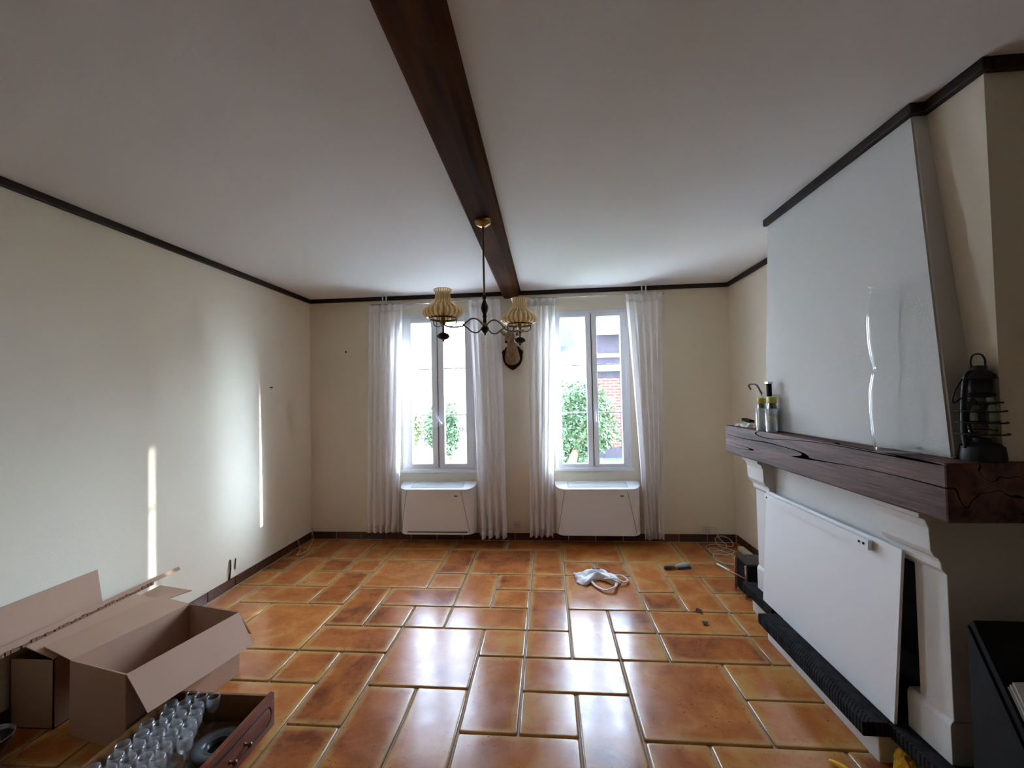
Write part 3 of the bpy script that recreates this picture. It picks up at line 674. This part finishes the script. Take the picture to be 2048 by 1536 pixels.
def lantern():
    c = (1.535, 1.612 + .0, MZ); r = thing('storm_lantern', c, 'black iron storm lantern with wire guards standing at the near end of the mantel', 'lantern'); x, y, z = c
    MB().lathe([(.0, 0), (.058, 0), (.060, .012), (.056, .05), (.046, .058), (.024, .064), (.024, .078), (.0, .08)], c, 28).build('fuel_tank', 'iron', r, True, None, 40)
    MB().lathe([(.028, .080), (.040, .105), (.047, .14), (.046, .175), (.038, .21), (.031, .228)], c, 28).build('globe', 'dark_glass', r, True)
    MB().lathe([(.036, .226), (.040, .228), (.040, .234), (.031, .24), (.034, .275), (.030, .285), (.046, .29), (.040, .305), (.022, .318), (.022, .335), (.0, .338)], c, 24).build('chimney_cap', 'iron', r, True, None, 40)
    for s in (-1, 1): MB().tube([(x + s * .050, y, z + .045), (x + s * .056, y, z + .10), (x + s * .054, y, z + .19), (x + s * .046, y, z + .27), (x + s * .036, y, z + .308), (x + s * .02, y, z + .312)], .0085, 8, 4).build('side_tube', 'iron', r, True)
    for zz, rr in ((.095, .066), (.135, .064), (.175, .062), (.205, .054)):
        MB().lathe([(rr + .003 * math.cos(a), zz + .003 * math.sin(a)) for a in [k * 2 * PI / 6 for k in range(7)]], c, 32).build('wire_guard', 'iron', r, True)
    MB().tube([(x - .022, y, z + .33), (x - .024, y, z + .352), (x - .016, y, z + .372), (x, y, z + .378), (x + .016, y, z + .372), (x + .024, y, z + .352), (x + .022, y, z + .33)], .0028, 8, 4).build('carry_ring', 'iron', r, True)
    MB().tube([(x - .054, y, z + .29), (x - .082, y - .004, z + .25), (x - .094, y - .006, z + .22), (x - .090, y - .006, z + .205), (x - .06, y, z + .222)], .003, 6, 4).build('bail_handle', 'iron', r, True)
lantern()
def tumbler(c, h, rad, label):
    r = thing('glass_tumbler', c, label, 'glass', 'clear tumblers on the far end of the mantel')
    MB().lathe([(rad * .88, .001), (rad * .92, .012), (rad, h), (rad - .003, h), (rad * .92 - .004, .014), (0, .013)], c, 24).build('body', 'wine_glass', r, True)
    MB().lathe([(0, .001), (rad * .88, .001), (rad * .9, .008), (0, .010)], c, 24).build('thick_base', 'wine_glass', r, True)
tumbler((1.398, 2.852, MZ), .145, .034, 'clear tumbler farther from the vase, standing beside the crumpled packet on the mantel')
tumbler((1.400, 2.735, MZ), .145, .034, 'clear tumbler nearer the vase, in front of the yellow-capped jar on the mantel')
r = thing('storage_jar', (1.437, 2.79, MZ), 'glass jar with yellow cap and label behind the tumblers on the mantel', 'jar'); c = (1.437, 2.79, MZ)
MB().lathe([(.026, .001), (.028, .01), (.028, .15), (.023, .17), (.022, .18), (.0, .181)], c, 24).build('body', 'dark_glass', r, True)
MB().lathe([(.024, .178), (.027, .182), (.027, .214), (.024, .218), (.0, .218)], c, 24).build('cap', 'yellow_lid', r, True, None, 40)
MB().lathe([(.0288, .065), (.0288, .10)], c, 24).build('label', 'yellow_lid', r, True)
r = thing('spice_jar', (1.437, 2.92, MZ), 'small glass jar with yellow lid behind the farther tumbler on the mantel', 'jar'); c = (1.437, 2.92, MZ)
MB().lathe([(.024, .001), (.026, .01), (.026, .15), (.022, .175), (.0, .176)], c, 20).build('body', 'dark_glass', r, True)
MB().lathe([(.024, .174), (.027, .178), (.027, .210), (.0, .212)], c, 20).build('lid', 'yellow_lid', r, True, None, 40)
r = thing('corkscrew', (1.437, 2.82, MZ + .215), 'dark lever corkscrew lying across the yellow jar lids', 'corkscrew'); zc = MZ + .22
MB().box((1.424, 2.805, zc), (1.448, 2.832, zc + .085), .006).build('upright', 'black', r)
MB().box((1.420, 2.800, zc + .083), (1.452, 2.842, zc + .096), .004).build('cap', 'chrome', r)
MB().prism([(2.83, zc), (2.905, zc), (2.985, zc + .062), (2.965, zc + .066), (2.90, zc + .022), (2.83, zc + .018)], 0, 1.430, 1.440, .002).build('lever', 'antler', r)
MB().tube([(1.432, 2.90, zc + .010), (1.430, 2.96, zc + .075), (1.430, 3.03, zc + .085), (1.430, 3.075, zc + .080), (1.430, 3.05, zc + .050)], .006, 6, 3).build('handle', 'iron', r)
r = thing('crumpled_packet', (1.45, 3.16, MZ), 'crumpled foil packet and scraps lying on the far end of the mantel', 'packet')
def crump(cx, cy_, cz, a, b, h, seed):
    t = bmesh.new(); bmesh.ops.create_icosphere(t, subdivisions=3, radius=1)
    for v in t.verts:
        k = 1 + .35 * noise.noise(v.co * 2.2 + Vector((seed, 0, 0))); z = max(-.02, v.co.z * k)
        v.co = Vector((cx + v.co.x * k * a, cy_ + v.co.y * k * b, cz + (z + .02) * h))
    q = MB(); q._add(t); return q
crump(1.45, 3.14, MZ, .045, .085, .035, 3).build('foil', 'crumple', r)
MB().box((1.43, 3.10, MZ + .034), (1.47, 3.20, MZ + .056), .004, Euler((.1, .05, .1)).to_matrix(), (1.45, 3.15, MZ + .04)).build('dark_wrapper', 'black', r)
crump(1.43, 3.235, MZ, .03, .05, .016, 9).build('scrap', 'crumple', r)

# ------------------------------------------------------------------ cardboard boxes
NR = Vector((-1.95, 1.78, 0)); e1 = Vector((.21, .977, 0)).normalized(); e2 = Vector((-.977, .21, 0)).normalized(); LB, WB, HB = .56, .395, .355
def box_b():
    r = thing('cardboard_box', (-2.09, 2.1, 0), 'open empty cardboard box with folded-out flaps on the tiles in front of the wall', 'box')
    P = lambda a, b, z: NR + e1 * a + e2 * b + Vector((0, 0, z)); T = .005
    MB().slab([P(0, 0, .004), P(LB, 0, .004), P(LB, WB, .004), P(0, WB, .004)], T).build('bottom', 'card', r)
    for a, b, c, d in ((0, 0, LB, 0), (0, WB, LB, WB), (0, 0, 0, WB), (LB, 0, LB, WB)):
        MB().slab([P(a, b, .001), P(c, d, .001), P(c, d, HB), P(a, b, HB)], T).build('side', 'card', r)
    def flap(p, q, out, ang, w, skew=.012):
        o = out * (w * math.cos(ang)) + Vector((0, 0, w * math.sin(ang))); s = (q - p).normalized() * skew
        MB().slab([p, q, q + o - s, p + o + s], .0045).build('flap', 'card', r)
    flap(P(0, 0, HB), P(LB, 0, HB), -e2, math.radians(-53), .20)
    flap(P(0, WB, HB), P(LB, WB, HB), e2, math.radians(5), .235)
    flap(P(LB, 0, HB), P(LB, WB, HB), e1, math.radians(-62), .20)
    flap(P(0.004, .006, HB - .002), P(.004, WB - .006, HB - .002), e1, math.radians(-86), .20)
box_b()
def box_a():
    r = thing('cardboard_box', (-2.58, 2.2, 0), 'cardboard box with an upright flap and torn corrugated edge, between open box and wall', 'box')
    x0, x1, y0, y1, h = -2.695, -2.455, 1.885, 2.47, .335
    MB().box((x0, y0, .001), (x1, y1, .006)).build('bottom', 'card2', r)
    for a, b in (((x0, y0), (x1, y0 + .005)), ((x0, y1 - .005), (x1, y1)), ((x0, y0), (x0 + .005, y1)), ((x1 - .005, y0), (x1, y1))): MB().box((a[0], a[1], .001), (b[0], b[1], h)).build('side', 'card2', r)
    MB().slab([(x1 - .005, y0 + .005, h + .004), (x1 - .005, y1, h + .004), (x1 - .190, y1 - .01, h + .050), (x1 - .190, y0 + .02, h + .050)], .005).build('flap', 'card', r)
    MB().slab([(x1 - .02, y1, h), (x0 + .02, y1, h + .002), (x0 + .05, y1 + .17, h + .02), (x1 + .06, y1 + .15, h - .0)], .005).build('flap', 'card', r)
    MB().slab([(x0 + .012, 1.78, .36), (x0 + .012, 2.305, .405), (x0 - .022, 2.305, .60), (x0 - .022, 1.78, .60)], .005).build('flap', 'card', r)
    s = MB().slab([(x0 + .045, 1.78, .395), (x0 + .045, 2.80, .395), (x0 + .030, 2.80, .414), (x0 + .030, 1.78, .425)], .012); s.build('torn_edge', 'card2', r)
    m = MB()
    for k in range(40):
        y = 1.79 + k * .02 + R.uniform(-.004, .004); m.box((x0 + .046, y, .384), (x0 + .057, y + .016, .394 + R.uniform(0, .010)))
    tag(m.build('corrugation', 'card_dark', r), kind='stuff')
box_a()

# ------------------------------------------------------------------ drawer with glasses
DX0, DX1, DY0, DY1, DH = -1.895, -1.375, 1.45, 1.98, .158
def drawer():
    r = thing('drawer', (-1.66, 1.7, 0), 'reddish wooden drawer full of wine glasses standing on the tiles before the open box', 'drawer')
    MB().box((DX0, DY0, .006), (DX1 - .02, DY1 - .012, .014)).build('bottom', 'drawer_in', r)
    MB().box((DX0, DY1 - .014, .0), (DX1 - .02, DY1, DH - .012), .002).build('side', 'drawer_in', r)
    MB().box((DX0, DY0, .0), (DX1 - .02, DY0 + .014, DH - .012), .002).build('side', 'drawer_in', r)
    MB().box((DX0, DY0 + .014, .0), (DX0 + .012, DY1 - .014, DH - .012), .002).build('back', 'drawer_in', r)
    f = MB().box((DX1 - .022, DY0 - .01, .0), (DX1, DY1 + .004, DH), .004).build('front', 'drawer', r)
    pts = []; a, b, c, d = DY0 + .035, DY1 - .035, .045, .115; rr = (d - c) / 2
    for k in range(13): t = -PI / 2 + PI * k / 12; pts.append((b - rr + rr * math.cos(t), (c + d) / 2 + rr * math.sin(t)))
    for k in range(13): t = PI / 2 + PI * k / 12; pts.append((a + rr + rr * math.cos(t), (c + d) / 2 + rr * math.sin(t)))
    MB().prism([(p[0], p[1]) for p in pts], 0, DX1 - .002, DX1 + .008, .003).build('raised_panel', 'drawer', f)
    cy_ = (a + b) / 2; cz = (c + d) / 2
    ring = MB()
    big = [((p[0] - cy_) * 1.045 + cy_, (p[1] - cz) * 1.28 + cz) for p in pts]
    ring.tube([(DX1 + .001, p[0], p[1]) for p in big + big[:1]], .0035, 6); ring.build('moulding', 'trim', f, True)
    for yy in (cy_ - .035, cy_ + .055):
        h = MB().lathe([(.008, 0), (.004, .008), (.004, .016), (.011, .022), (.012, .028), (.006, .034), (0, .035)], (0, 0, 0), 14)
        bmesh.ops.transform(h.bm, matrix=Matrix.Translation((DX1 + .008, yy, cz - .004)) @ Matrix.Rotation(PI / 2, 4, 'Y'), verts=h.bm.verts[:]); h.build('knob', 'bronze', f, True)
drawer()
def glasses():
    bowl = MB().lathe([(.004, .062), (.014, .066), (.024, .078), (.029, .095), (.030, .112), (.028, .130), (.026, .140), (.0245, .140), (.0275, .112), (.0225, .082), (.0, .070)], (0, 0, 0), 20)
    stem = MB().lathe([(.0036, .0), (.0034, .03), (.0036, .064)], (0, 0, 0), 8, closed=True)
    foot = MB().lathe([(.0, .0005), (.026, .0005), (.027, .002), (.012, .005), (.004, .010)], (0, 0, 0), 20)
    me = []
    for q, n in ((bowl, 'bowl'), (stem, 'stem'), (foot, 'foot')):
        o = bpy.data.meshes.new(n); q.bm.to_mesh(o); q.bm.free(); o.materials.append(M['wine_glass'])
        for p in o.polygons: p.use_smooth = True
        me.append((n, o))
    spots = []
    for row in range(9):
        y = 1.945 - row * .058
        for k in range(7):
            x = -1.86 + k * .064 + (row % 2) * .032
            lim = -1.665 + row * .018
            if x <= lim and x > DX0 + .035 and not (row == 0 and k < 1): spots.append((x + R.uniform(-.004, .004), y + R.uniform(-.004, .004)))
    spots = [s for s in spots if s[1] > DY0 + .045]
    cnt = {}; od = 'first second third fourth fifth sixth seventh eighth ninth'.split()
    for i, (x, y) in enumerate(spots):
        q = round((1.945 - y) / .058); cnt[q] = cnt.get(q, 0) + 1
        r = thing('wine_glass', (x, y, .0145), f'small wine glass, {od[cnt[q] - 1]} from the cardboard box in the {od[q]} row off the drawer side', 'glass', 'wine glasses in the drawer')
        r.rotation_euler = (R.gauss(0, .03), R.gauss(0, .03), R.uniform(0, 6))
        for n, o in me:
            c = bpy.data.objects.new(n, o); COL.objects.link(c); c.parent = r
glasses()
r = thing('ashtray', (-1.52, 1.80, .0145), 'round dark smoky glass ashtray on the drawer bottom beside the wine glasses', 'ashtray'); c = (-1.515, 1.800, .0145)
MB().lathe([(.0, .0), (.085, .0), (.098, .012), (.105, .036), (.100, .042), (.070, .040), (.050, .030), (.046, .012), (.0, .010)], c, 40).build('dish', 'ashtray', r, True)
MB().lathe([(.046, .031), (.052, .034), (.056, .033)], c, 40).build('inner_rim', 'ashtray', r, True)
MB().lathe([(.0, .0115), (.044, .0135)], c, 32).build('black_well_disc', 'black', r, True)  # black disc covering the middle of the dish
r = thing('glass_bowl', (-2.535, 1.68, 0), 'clear glass bowl on the tiles in the shade before the cardboard boxes', 'bowl'); c = (-2.535, 1.68, 0)
MB().lathe([(.0, .001), (.045, .001), (.048, .012), (.075, .04), (.095, .09), (.098, .11), (.094, .11), (.090, .09), (.07, .044), (.04, .018), (.0, .016)], c, 32).build('body', 'dark_glass', r, True)
MB().lathe([(.095, .108), (.099, .112), (.094, .113), (.095, .108)], c, 32).build('rim', 'wine_glass', r, True)

# ------------------------------------------------------------------ bits on the floor
def bag():
    r = thing('carrier_bag', (.38, 3.62, 0), 'crumpled white carrier bag with beige handles lying on the tiles', 'bag')
    def fn(u, v):
        x = .195 + .37 * u + .02 * v; y = 3.76 - .05 * u - (.19 - .07 * u + .05 * math.sin(9 * u)) * v
        h = .012 + .055 * math.sin(PI * min(1, max(0, u))) ** .6 * math.sin(PI * v) ** .7 + .022 * noise.noise(Vector((u * 5, v * 4, 1))) + .012 * noise.noise(Vector((u * 13, v * 11, 3)))
        if u in (0, 1) or v in (0, 1): h = .004
        return (x + .01 * noise.noise(Vector((u * 6, v * 6, 9))), y + .012 * noise.noise(Vector((u * 7, v * 5, 5))), max(.004, h))
    MB().grid(fn, 30, 18, .002).build('body', 'bag', r, True)
    def pr(u, v): p = fn(.42 + .20 * u, .12 + .26 * v); return (p[0], p[1], p[2] + .007)
    MB().grid(pr, 12, 8).build('print', 'bag_print', r, True)
    MB().tube([(.33, 3.60, .02), (.37, 3.50, .012), (.43, 3.42, .02), (.50, 3.43, .035), (.535, 3.51, .025), (.53, 3.60, .02), (.50, 3.63, .03)], .013, 8, 5, .35).build('handle', 'strap', r, True)
    MB().tube([(.45, 3.60, .03), (.53, 3.57, .045), (.60, 3.545, .03), (.645, 3.60, .02), (.61, 3.66, .03), (.54, 3.67, .03)], .013, 8, 5, .35).build('handle', 'strap', r, True)
bag()
r = thing('dust_brush', (1.13, 3.89, 0), 'small hand brush with dark handle lying on the tiles near the cables', 'brush')
MB().tube([(1.015, 3.87, .018), (1.06, 3.875, .02), (1.12, 3.888, .014)], [.014, .016, .009], 10, 4).build('handle', 'navy', r, True)
MB().tube([(1.115, 3.888, .016), (1.14, 3.893, .02), (1.20, 3.91, .024), (1.255, 3.93, .022)], [.010, .020, .024, .016], 10, 4).build('head', 'brush_grey', r, True)
MB().box((1.135, 3.875, .001), (1.255, 3.925, .02), .004, Euler((0, 0, .26)).to_matrix(), (1.19, 3.905, .01)).build('bristles', 'navy', r)
r = thing('power_strip', (1.90, 4.25, 0), 'white multi-socket strip lying by the skirting in the corner', 'power strip')
MB().box((1.865, 4.11, .002), (1.920, 4.36, .042), .008).build('casing', 'plastic_white', r)
for k in range(3): MB().lathe([(.0, .0015), (.016, .0015), (.018, .0)], (1.8925, 4.16 + k * .075, .0415), 16).build('socket', 'plastic_cream', r, True)
def cab(label, pts, rad=.0042, m='cable'):
    o = MB().tube(pts, rad, 6, 6).build('cable', m, None, True); return tag(o, label, 'cable')
cab('long beige cable coiled loosely on the tiles by the power strip', [(1.74, 4.585, .16), (1.76, 4.55, .06), (1.80, 4.45, .012), (1.70, 4.33, .012), (1.59, 4.30, .012), (1.58, 4.42, .012), (1.70, 4.47, .02), (1.83, 4.40, .022), (1.86, 4.50, .05), (1.80, 4.57, .07), (1.72, 4.54, .05), (1.71, 4.40, .022), (1.80, 4.28, .022), (1.70, 4.20, .012), (1.57, 4.24, .012), (1.60, 4.36, .022), (1.72, 4.22, .022), (1.80, 4.10, .012), (1.885, 4.105, .012)])
cab('shorter beige cable looping wide across the tiles before the cable coil', [(1.88, 4.10, .02), (1.80, 4.00, .012), (1.70, 3.97, .012), (1.59, 4.00, .012), (1.545, 4.12, .012), (1.60, 4.22, .016), (1.72, 4.12, .016), (1.84, 3.98, .03), (1.90, 3.96, .03)])
cab('thin pale cable trailing along the skirting in the far corner by the sunlit wall', [(-2.715, 4.30, .09), (-2.68, 4.28, .05), (-2.62, 4.20, .012), (-2.58, 4.08, .01), (-2.54, 4.20, .01), (-2.60, 4.36, .012), (-2.65, 4.50, .03), (-2.69, 4.55, .10), (-2.71, 4.58, .14)], .0036, 'cable')
r = thing('black_box', (1.56, 3.47, 0), 'tall black metal ash box standing beside the far end of the hearth', 'box')
MB().box((1.50, 3.34, .012), (1.66, 3.54, .26), .006).build('body', 'black', r)
MB().box((1.495, 3.335, .255), (1.665, 3.545, .268), .004).build('lid', 'black_gloss', r)
for y in (3.35, 3.53):
    MB().tube([(1.488, y, .0), (1.488, y, .25)], .007, 8).build('rail', 'pot_metal', r, True)
r = thing('hearth_poker', (1.46, 3.5, 0), 'slim fire poker with pale handle tip leaning on the black box', 'poker')
MB().tube([(1.475, 3.32, .165), (1.43, 3.50, .15), (1.41, 3.60, .145)], .005, 6).build('shaft', 'pot_metal', r, True)
MB().tube([(1.43, 3.50, .152), (1.395, 3.66, .142)], [.008, .006], 8).build('handle', 'plastic_white', r, True)
for (x, y, a, l) in ((1.065, 3.152, .4, 'dry dark leaf on the tiles, the one nearer the hand brush'), (1.046, 2.987, 1.5, 'dry dark leaf on the tiles, the one nearer the hearth edging')):
    o = MB().grid(lambda u, v: ((u - .5) * .055 * math.cos(a) - (v - .5) * .045 * math.sin(PI * u) * math.sin(a), (u - .5) * .055 * math.sin(a) + (v - .5) * .045 * math.sin(PI * u) * math.cos(a), .004 + .012 * abs(v - .5) + .006 * math.sin(4 * u)), 8, 4, .001).build('dry_leaf', 'leaf_dead', None, True, (x, y, 0)); tag(o, l, 'leaf')
r = thing('yellow_handled_tool', (1.20, 1.89, 0), 'small dark tool with a yellow handle tip lying on the tiles by the hearth', 'tool')
MB().tube([(1.165, 1.915, .014), (1.19, 1.885, .016), (1.205, 1.86, .016)], [.006, .013, .013], 8, 4).build('handle', 'yellow', r, True)
MB().tube([(1.20, 1.865, .016), (1.27, 1.83, .012), (1.36, 1.81, .010)], [.013, .012, .010], 8, 4).build('shaft', 'navy', r, True)
r = thing('yellow_bag', (1.45, 1.87, 0), 'crumpled yellow bag tucked below the near hearth edging', 'bag')
crump(1.418, 1.852, 0, .032, .05, .105, 21).build('body', 'yellow', r)
MB().tube([(1.42, 1.85, .10), (1.425, 1.855, .116)], [.012, .006], 8).build('knot', 'yellow', r, True)

# sockets, nails, clips
def socket(p, axis, label):
    r = thing('wall_socket', p, label, 'socket'); x, y, z = p
    if axis == 1:
        pl = MB().box((x - .038, y - .010, z - .038), (x + .038, y, z + .038), .004).build('plate', 'plastic_cream', r)
        q = MB().lathe([(.026, 0), (.024, .004), (.020, .002), (.0, .0015)], (0, 0, 0), 24); bmesh.ops.transform(q.bm, matrix=Matrix.Translation((x, y - .0105, z)) @ Matrix.Rotation(PI / 2, 4, 'X'), verts=q.bm.verts[:]); q.build('socket_well', 'plastic_cream', pl, True)
        for s in (-1, 1): MB().ball((x + s * .0095, y - .012, z), .0035, 8).build('pin_hole', 'black', pl)
    else:
        pl = MB().box((x, y - .038, z - .038), (x + .012, y + .038, z + .038), .004).build('plate', 'plastic_white', r)
        MB().box((x + .012, y - .018, z - .022), (x + .018, y + .018, z + .022), .003).build('socket_well', 'plastic_white', pl)
socket((-.36, YB, .175), 1, 'round-welled wall socket low between the two windows under the deer head')
socket((1.655, YB, .125), 1, 'wall socket low on the back wall above the coiled cables')
socket((XL, 4.17, .135), 0, 'white wall socket low on the sunlit wall near the corner')
for p, d, l in (((-2.29, YB, 2.13), (0, -1, 0), 'small nail in the back wall between the corner and the curtain'), ((XL, 3.897, 1.72), (1, 0, 0), 'small nail in the sunlit wall near the corner')):
    P = Vector(p); D = Vector(d); o = MB().tube([P, P + D * .018, P + D * .020], [.005, .005, .011], 8).build('nail', 'iron'); tag(o, l, 'nail')
r = thing('cable_clip', (XL, 3.39, .15), 'two dark cable ends sticking out of the sunlit wall above the skirting', 'cable end')
MB().tube([(XL + .004, 3.42, .14), (XL + .008, 3.425, .23)], .004, 6).build('wire', 'iron', r); MB().tube([(XL + .006, 3.355, .08), (XL + .012, 3.36, .17), (XL + .006, 3.365, .24)], .006, 6).build('wire', 'iron', r)

# black log box with sloping lid and newspapers beside the chimney
lb = thing('log_box', (1.62, 1.45, 0), 'black wooden log box with sloping lid at the near side of the fireplace', 'box')
A, B, C_, D_ = (1.442, 1.58), (1.300, 1.20), (1.95, 1.20), (1.95, 1.58); za, zb_ = .784, .457
MB().slab([(A[0], A[1], za), (B[0], B[1], zb_), (C_[0], C_[1], zb_), (D_[0], D_[1], za)], .02).build('lid', 'black', lb)
MB().slab([(A[0], A[1], 0.001), (B[0], B[1], 0.001), (B[0], B[1], zb_ - .015), (A[0], A[1], za - .015)], .02).build('side', 'black', lb)
MB().slab([(B[0], B[1], .001), (C_[0], C_[1], .001), (C_[0], C_[1], zb_ - .015), (B[0], B[1], zb_ - .015)], .02).build('front', 'black', lb)
MB().slab([(A[0], A[1], .001), (D_[0], D_[1], .001), (D_[0], D_[1], za - .015), (A[0], A[1], za - .015)], .02).build('back', 'black', lb)
for k in range(3):
    t0, t1 = .40, .92; z_ = lambda t: za + (zb_ - za) * t + .012 + k * .007; xl = lambda t: A[0] + (B[0] - A[0]) * t + .012 + .008 * k; yl = lambda t: A[1] + (B[1] - A[1]) * t
    o = MB().slab([(xl(t0), yl(t0), z_(t0)), (xl(t1), yl(t1), z_(t1)), (xl(t1) + .30, yl(t1) + .01 * k, z_(t1)), (xl(t0) + .30, yl(t0) + .01 * k, z_(t0))], .006).build('newspaper', 'paper')
    tag(o, ('bottom', 'middle', 'top')[k] + ' newspaper of the small pile on the sloping black lid', 'newspaper', 'newspapers on the black log box')

# ------------------------------------------------------------------ outside
struct('ground', MB().box((-30, YO, -.35), (30, 60, -.12)), 'gravel')
struct('lawn', MB().box((-.6, 6.2, -.13), (5, 11.4, -.10)), 'grass')
hs = thing('brick_house', (2.6, 12, -.12), 'brick house with dark boarding and white fascias across the garden', 'house')
MB().box((1.33, 11.0, .18), (1.98, 11.3, 1.98)).build('brick_wall', 'brick', hs)
MB().box((1.30, 11.05, -.12), (4.4, 15, 3.3)).build('walls', 'house_timber', hs)
MB().box((1.32, 11.0, -.12), (2.1, 11.25, .18)).build('base_course', 'house_timber', hs)
MB().box((1.9, 10.96, .18), (2.06, 11.05, 1.98)).build('post', 'house_timber', hs)
MB().box((1.28, 10.75, 2.16), (4.4, 11.06, 2.34), .01).build('lower_fascia', 'house_white', hs)
MB().box((1.28, 10.90, 2.52), (4.4, 11.06, 2.62), .01).build('upper_fascia', 'house_white', hs)
MB().slab([(1.2, 10.5, 3.12), (4.5, 10.5, 3.12), (4.5, 13, 4.9), (1.2, 13, 4.9)], .10).build('roof', 'roof', hs)
MB().box((1.2, 10.42, 3.05), (4.5, 10.54, 3.22), .02).build('gutter', 'house_white', hs)
for x in (1.22, 1.02): MB().tube([(1.24, 10.5, 3.1), (x - .05, 10.6, 2.9), (x - .05, 10.7, -.1)], .035, 8).build('downpipe', 'house_white', hs, True)
MB().ball((2.02, 10.86, 1.62), .10, 12, (1, .6, 1.4)).build('lamp', 'turquoise', hs, True)
h2 = thing('garden_shed', (.2, 17, -.12), 'low pale shed with dark gable far behind the bush', 'shed')
MB().box((-.6, 16.5, -.12), (1.3, 19, 3.2)).build('walls', 'house_white', h2); MB().prism([(-.9, 3.45), (1.12, 3.45), (1.0, 4.25), (-.7, 4.25)], 1, 16.3, 19).build('roof', 'roof', h2)
def foliage(name, c, rad, n, size, mat, seed, parent, th=0):
    rr = random.Random(seed); bm = bmesh.new()
    for _ in range(n):
        while True:
            p = Vector((rr.uniform(-1, 1), rr.uniform(-1, 1), rr.uniform(-1, 1)))
            if .25 < p.length < 1: break
        p *= 1 + .35 * noise.noise(p * 2 + Vector((seed, 0, 0))); q = Vector((c[0] + p.x * rad[0], c[1] + p.y * rad[1], c[2] + p.z * rad[2]))
        a = Vector((rr.gauss(0, 1), rr.gauss(0, 1), rr.gauss(0, 1))).normalized(); b = a.cross(Vector((rr.gauss(0, 1), rr.gauss(0, 1), rr.gauss(0, 1)))).normalized(); s = size * rr.uniform(.6, 1.4)
        bm.faces.new([bm.verts.new(q + a * s), bm.verts.new(q + b * s * .45), bm.verts.new(q - a * s), bm.verts.new(q - b * s * .45)])
    m = MB(); m._add(bm); o = m.build(name, mat, parent); o['kind'] = 'stuff'; return o
t = thing('garden_bush', (.55, 7.6, -.12), 'leafy green bush with leaning trunk on the lawn before the brick house', 'bush')
MB().tube([(.36, 7.3, -.12), (.40, 7.35, .35), (.62, 7.5, .9), (.75, 7.6, 1.4)], [.10, .08, .06, .03], 8, 4).build('trunk', 'bark', t, True)
foliage('foliage', (.62, 7.6, 1.05), (.62, .5, .78), 5200, .042, 'foliage', 5, t)
for i, (x, y, w, h, l) in enumerate(((-3.5, 9.7, .6, .55, 'low yellow-green shrub at the hedge end farther from the deer head'), (-2.3, 9.0, .42, .62, 'tall dense shrub in the hedge beyond the garden path'), (-1.4, 9.9, .4, .5, 'green shrub at the hedge end nearer the brick house'))):
    t = thing('hedge_shrub', (x, y, -.12), l, 'shrub', 'shrubs beyond the window nearer the sunlit wall')
    MB().tube([(x, y, -.12), (x + .05, y, .5), (x, y, .9)], [.06, .05, .03], 6, 3).build('trunk', 'bark', t, True)
    foliage('foliage', (x, y, .55 + h * .55), (w, .4, h), 2600, .045, ('foliage2', 'foliage', 'foliage2')[i], 11 + i, t)
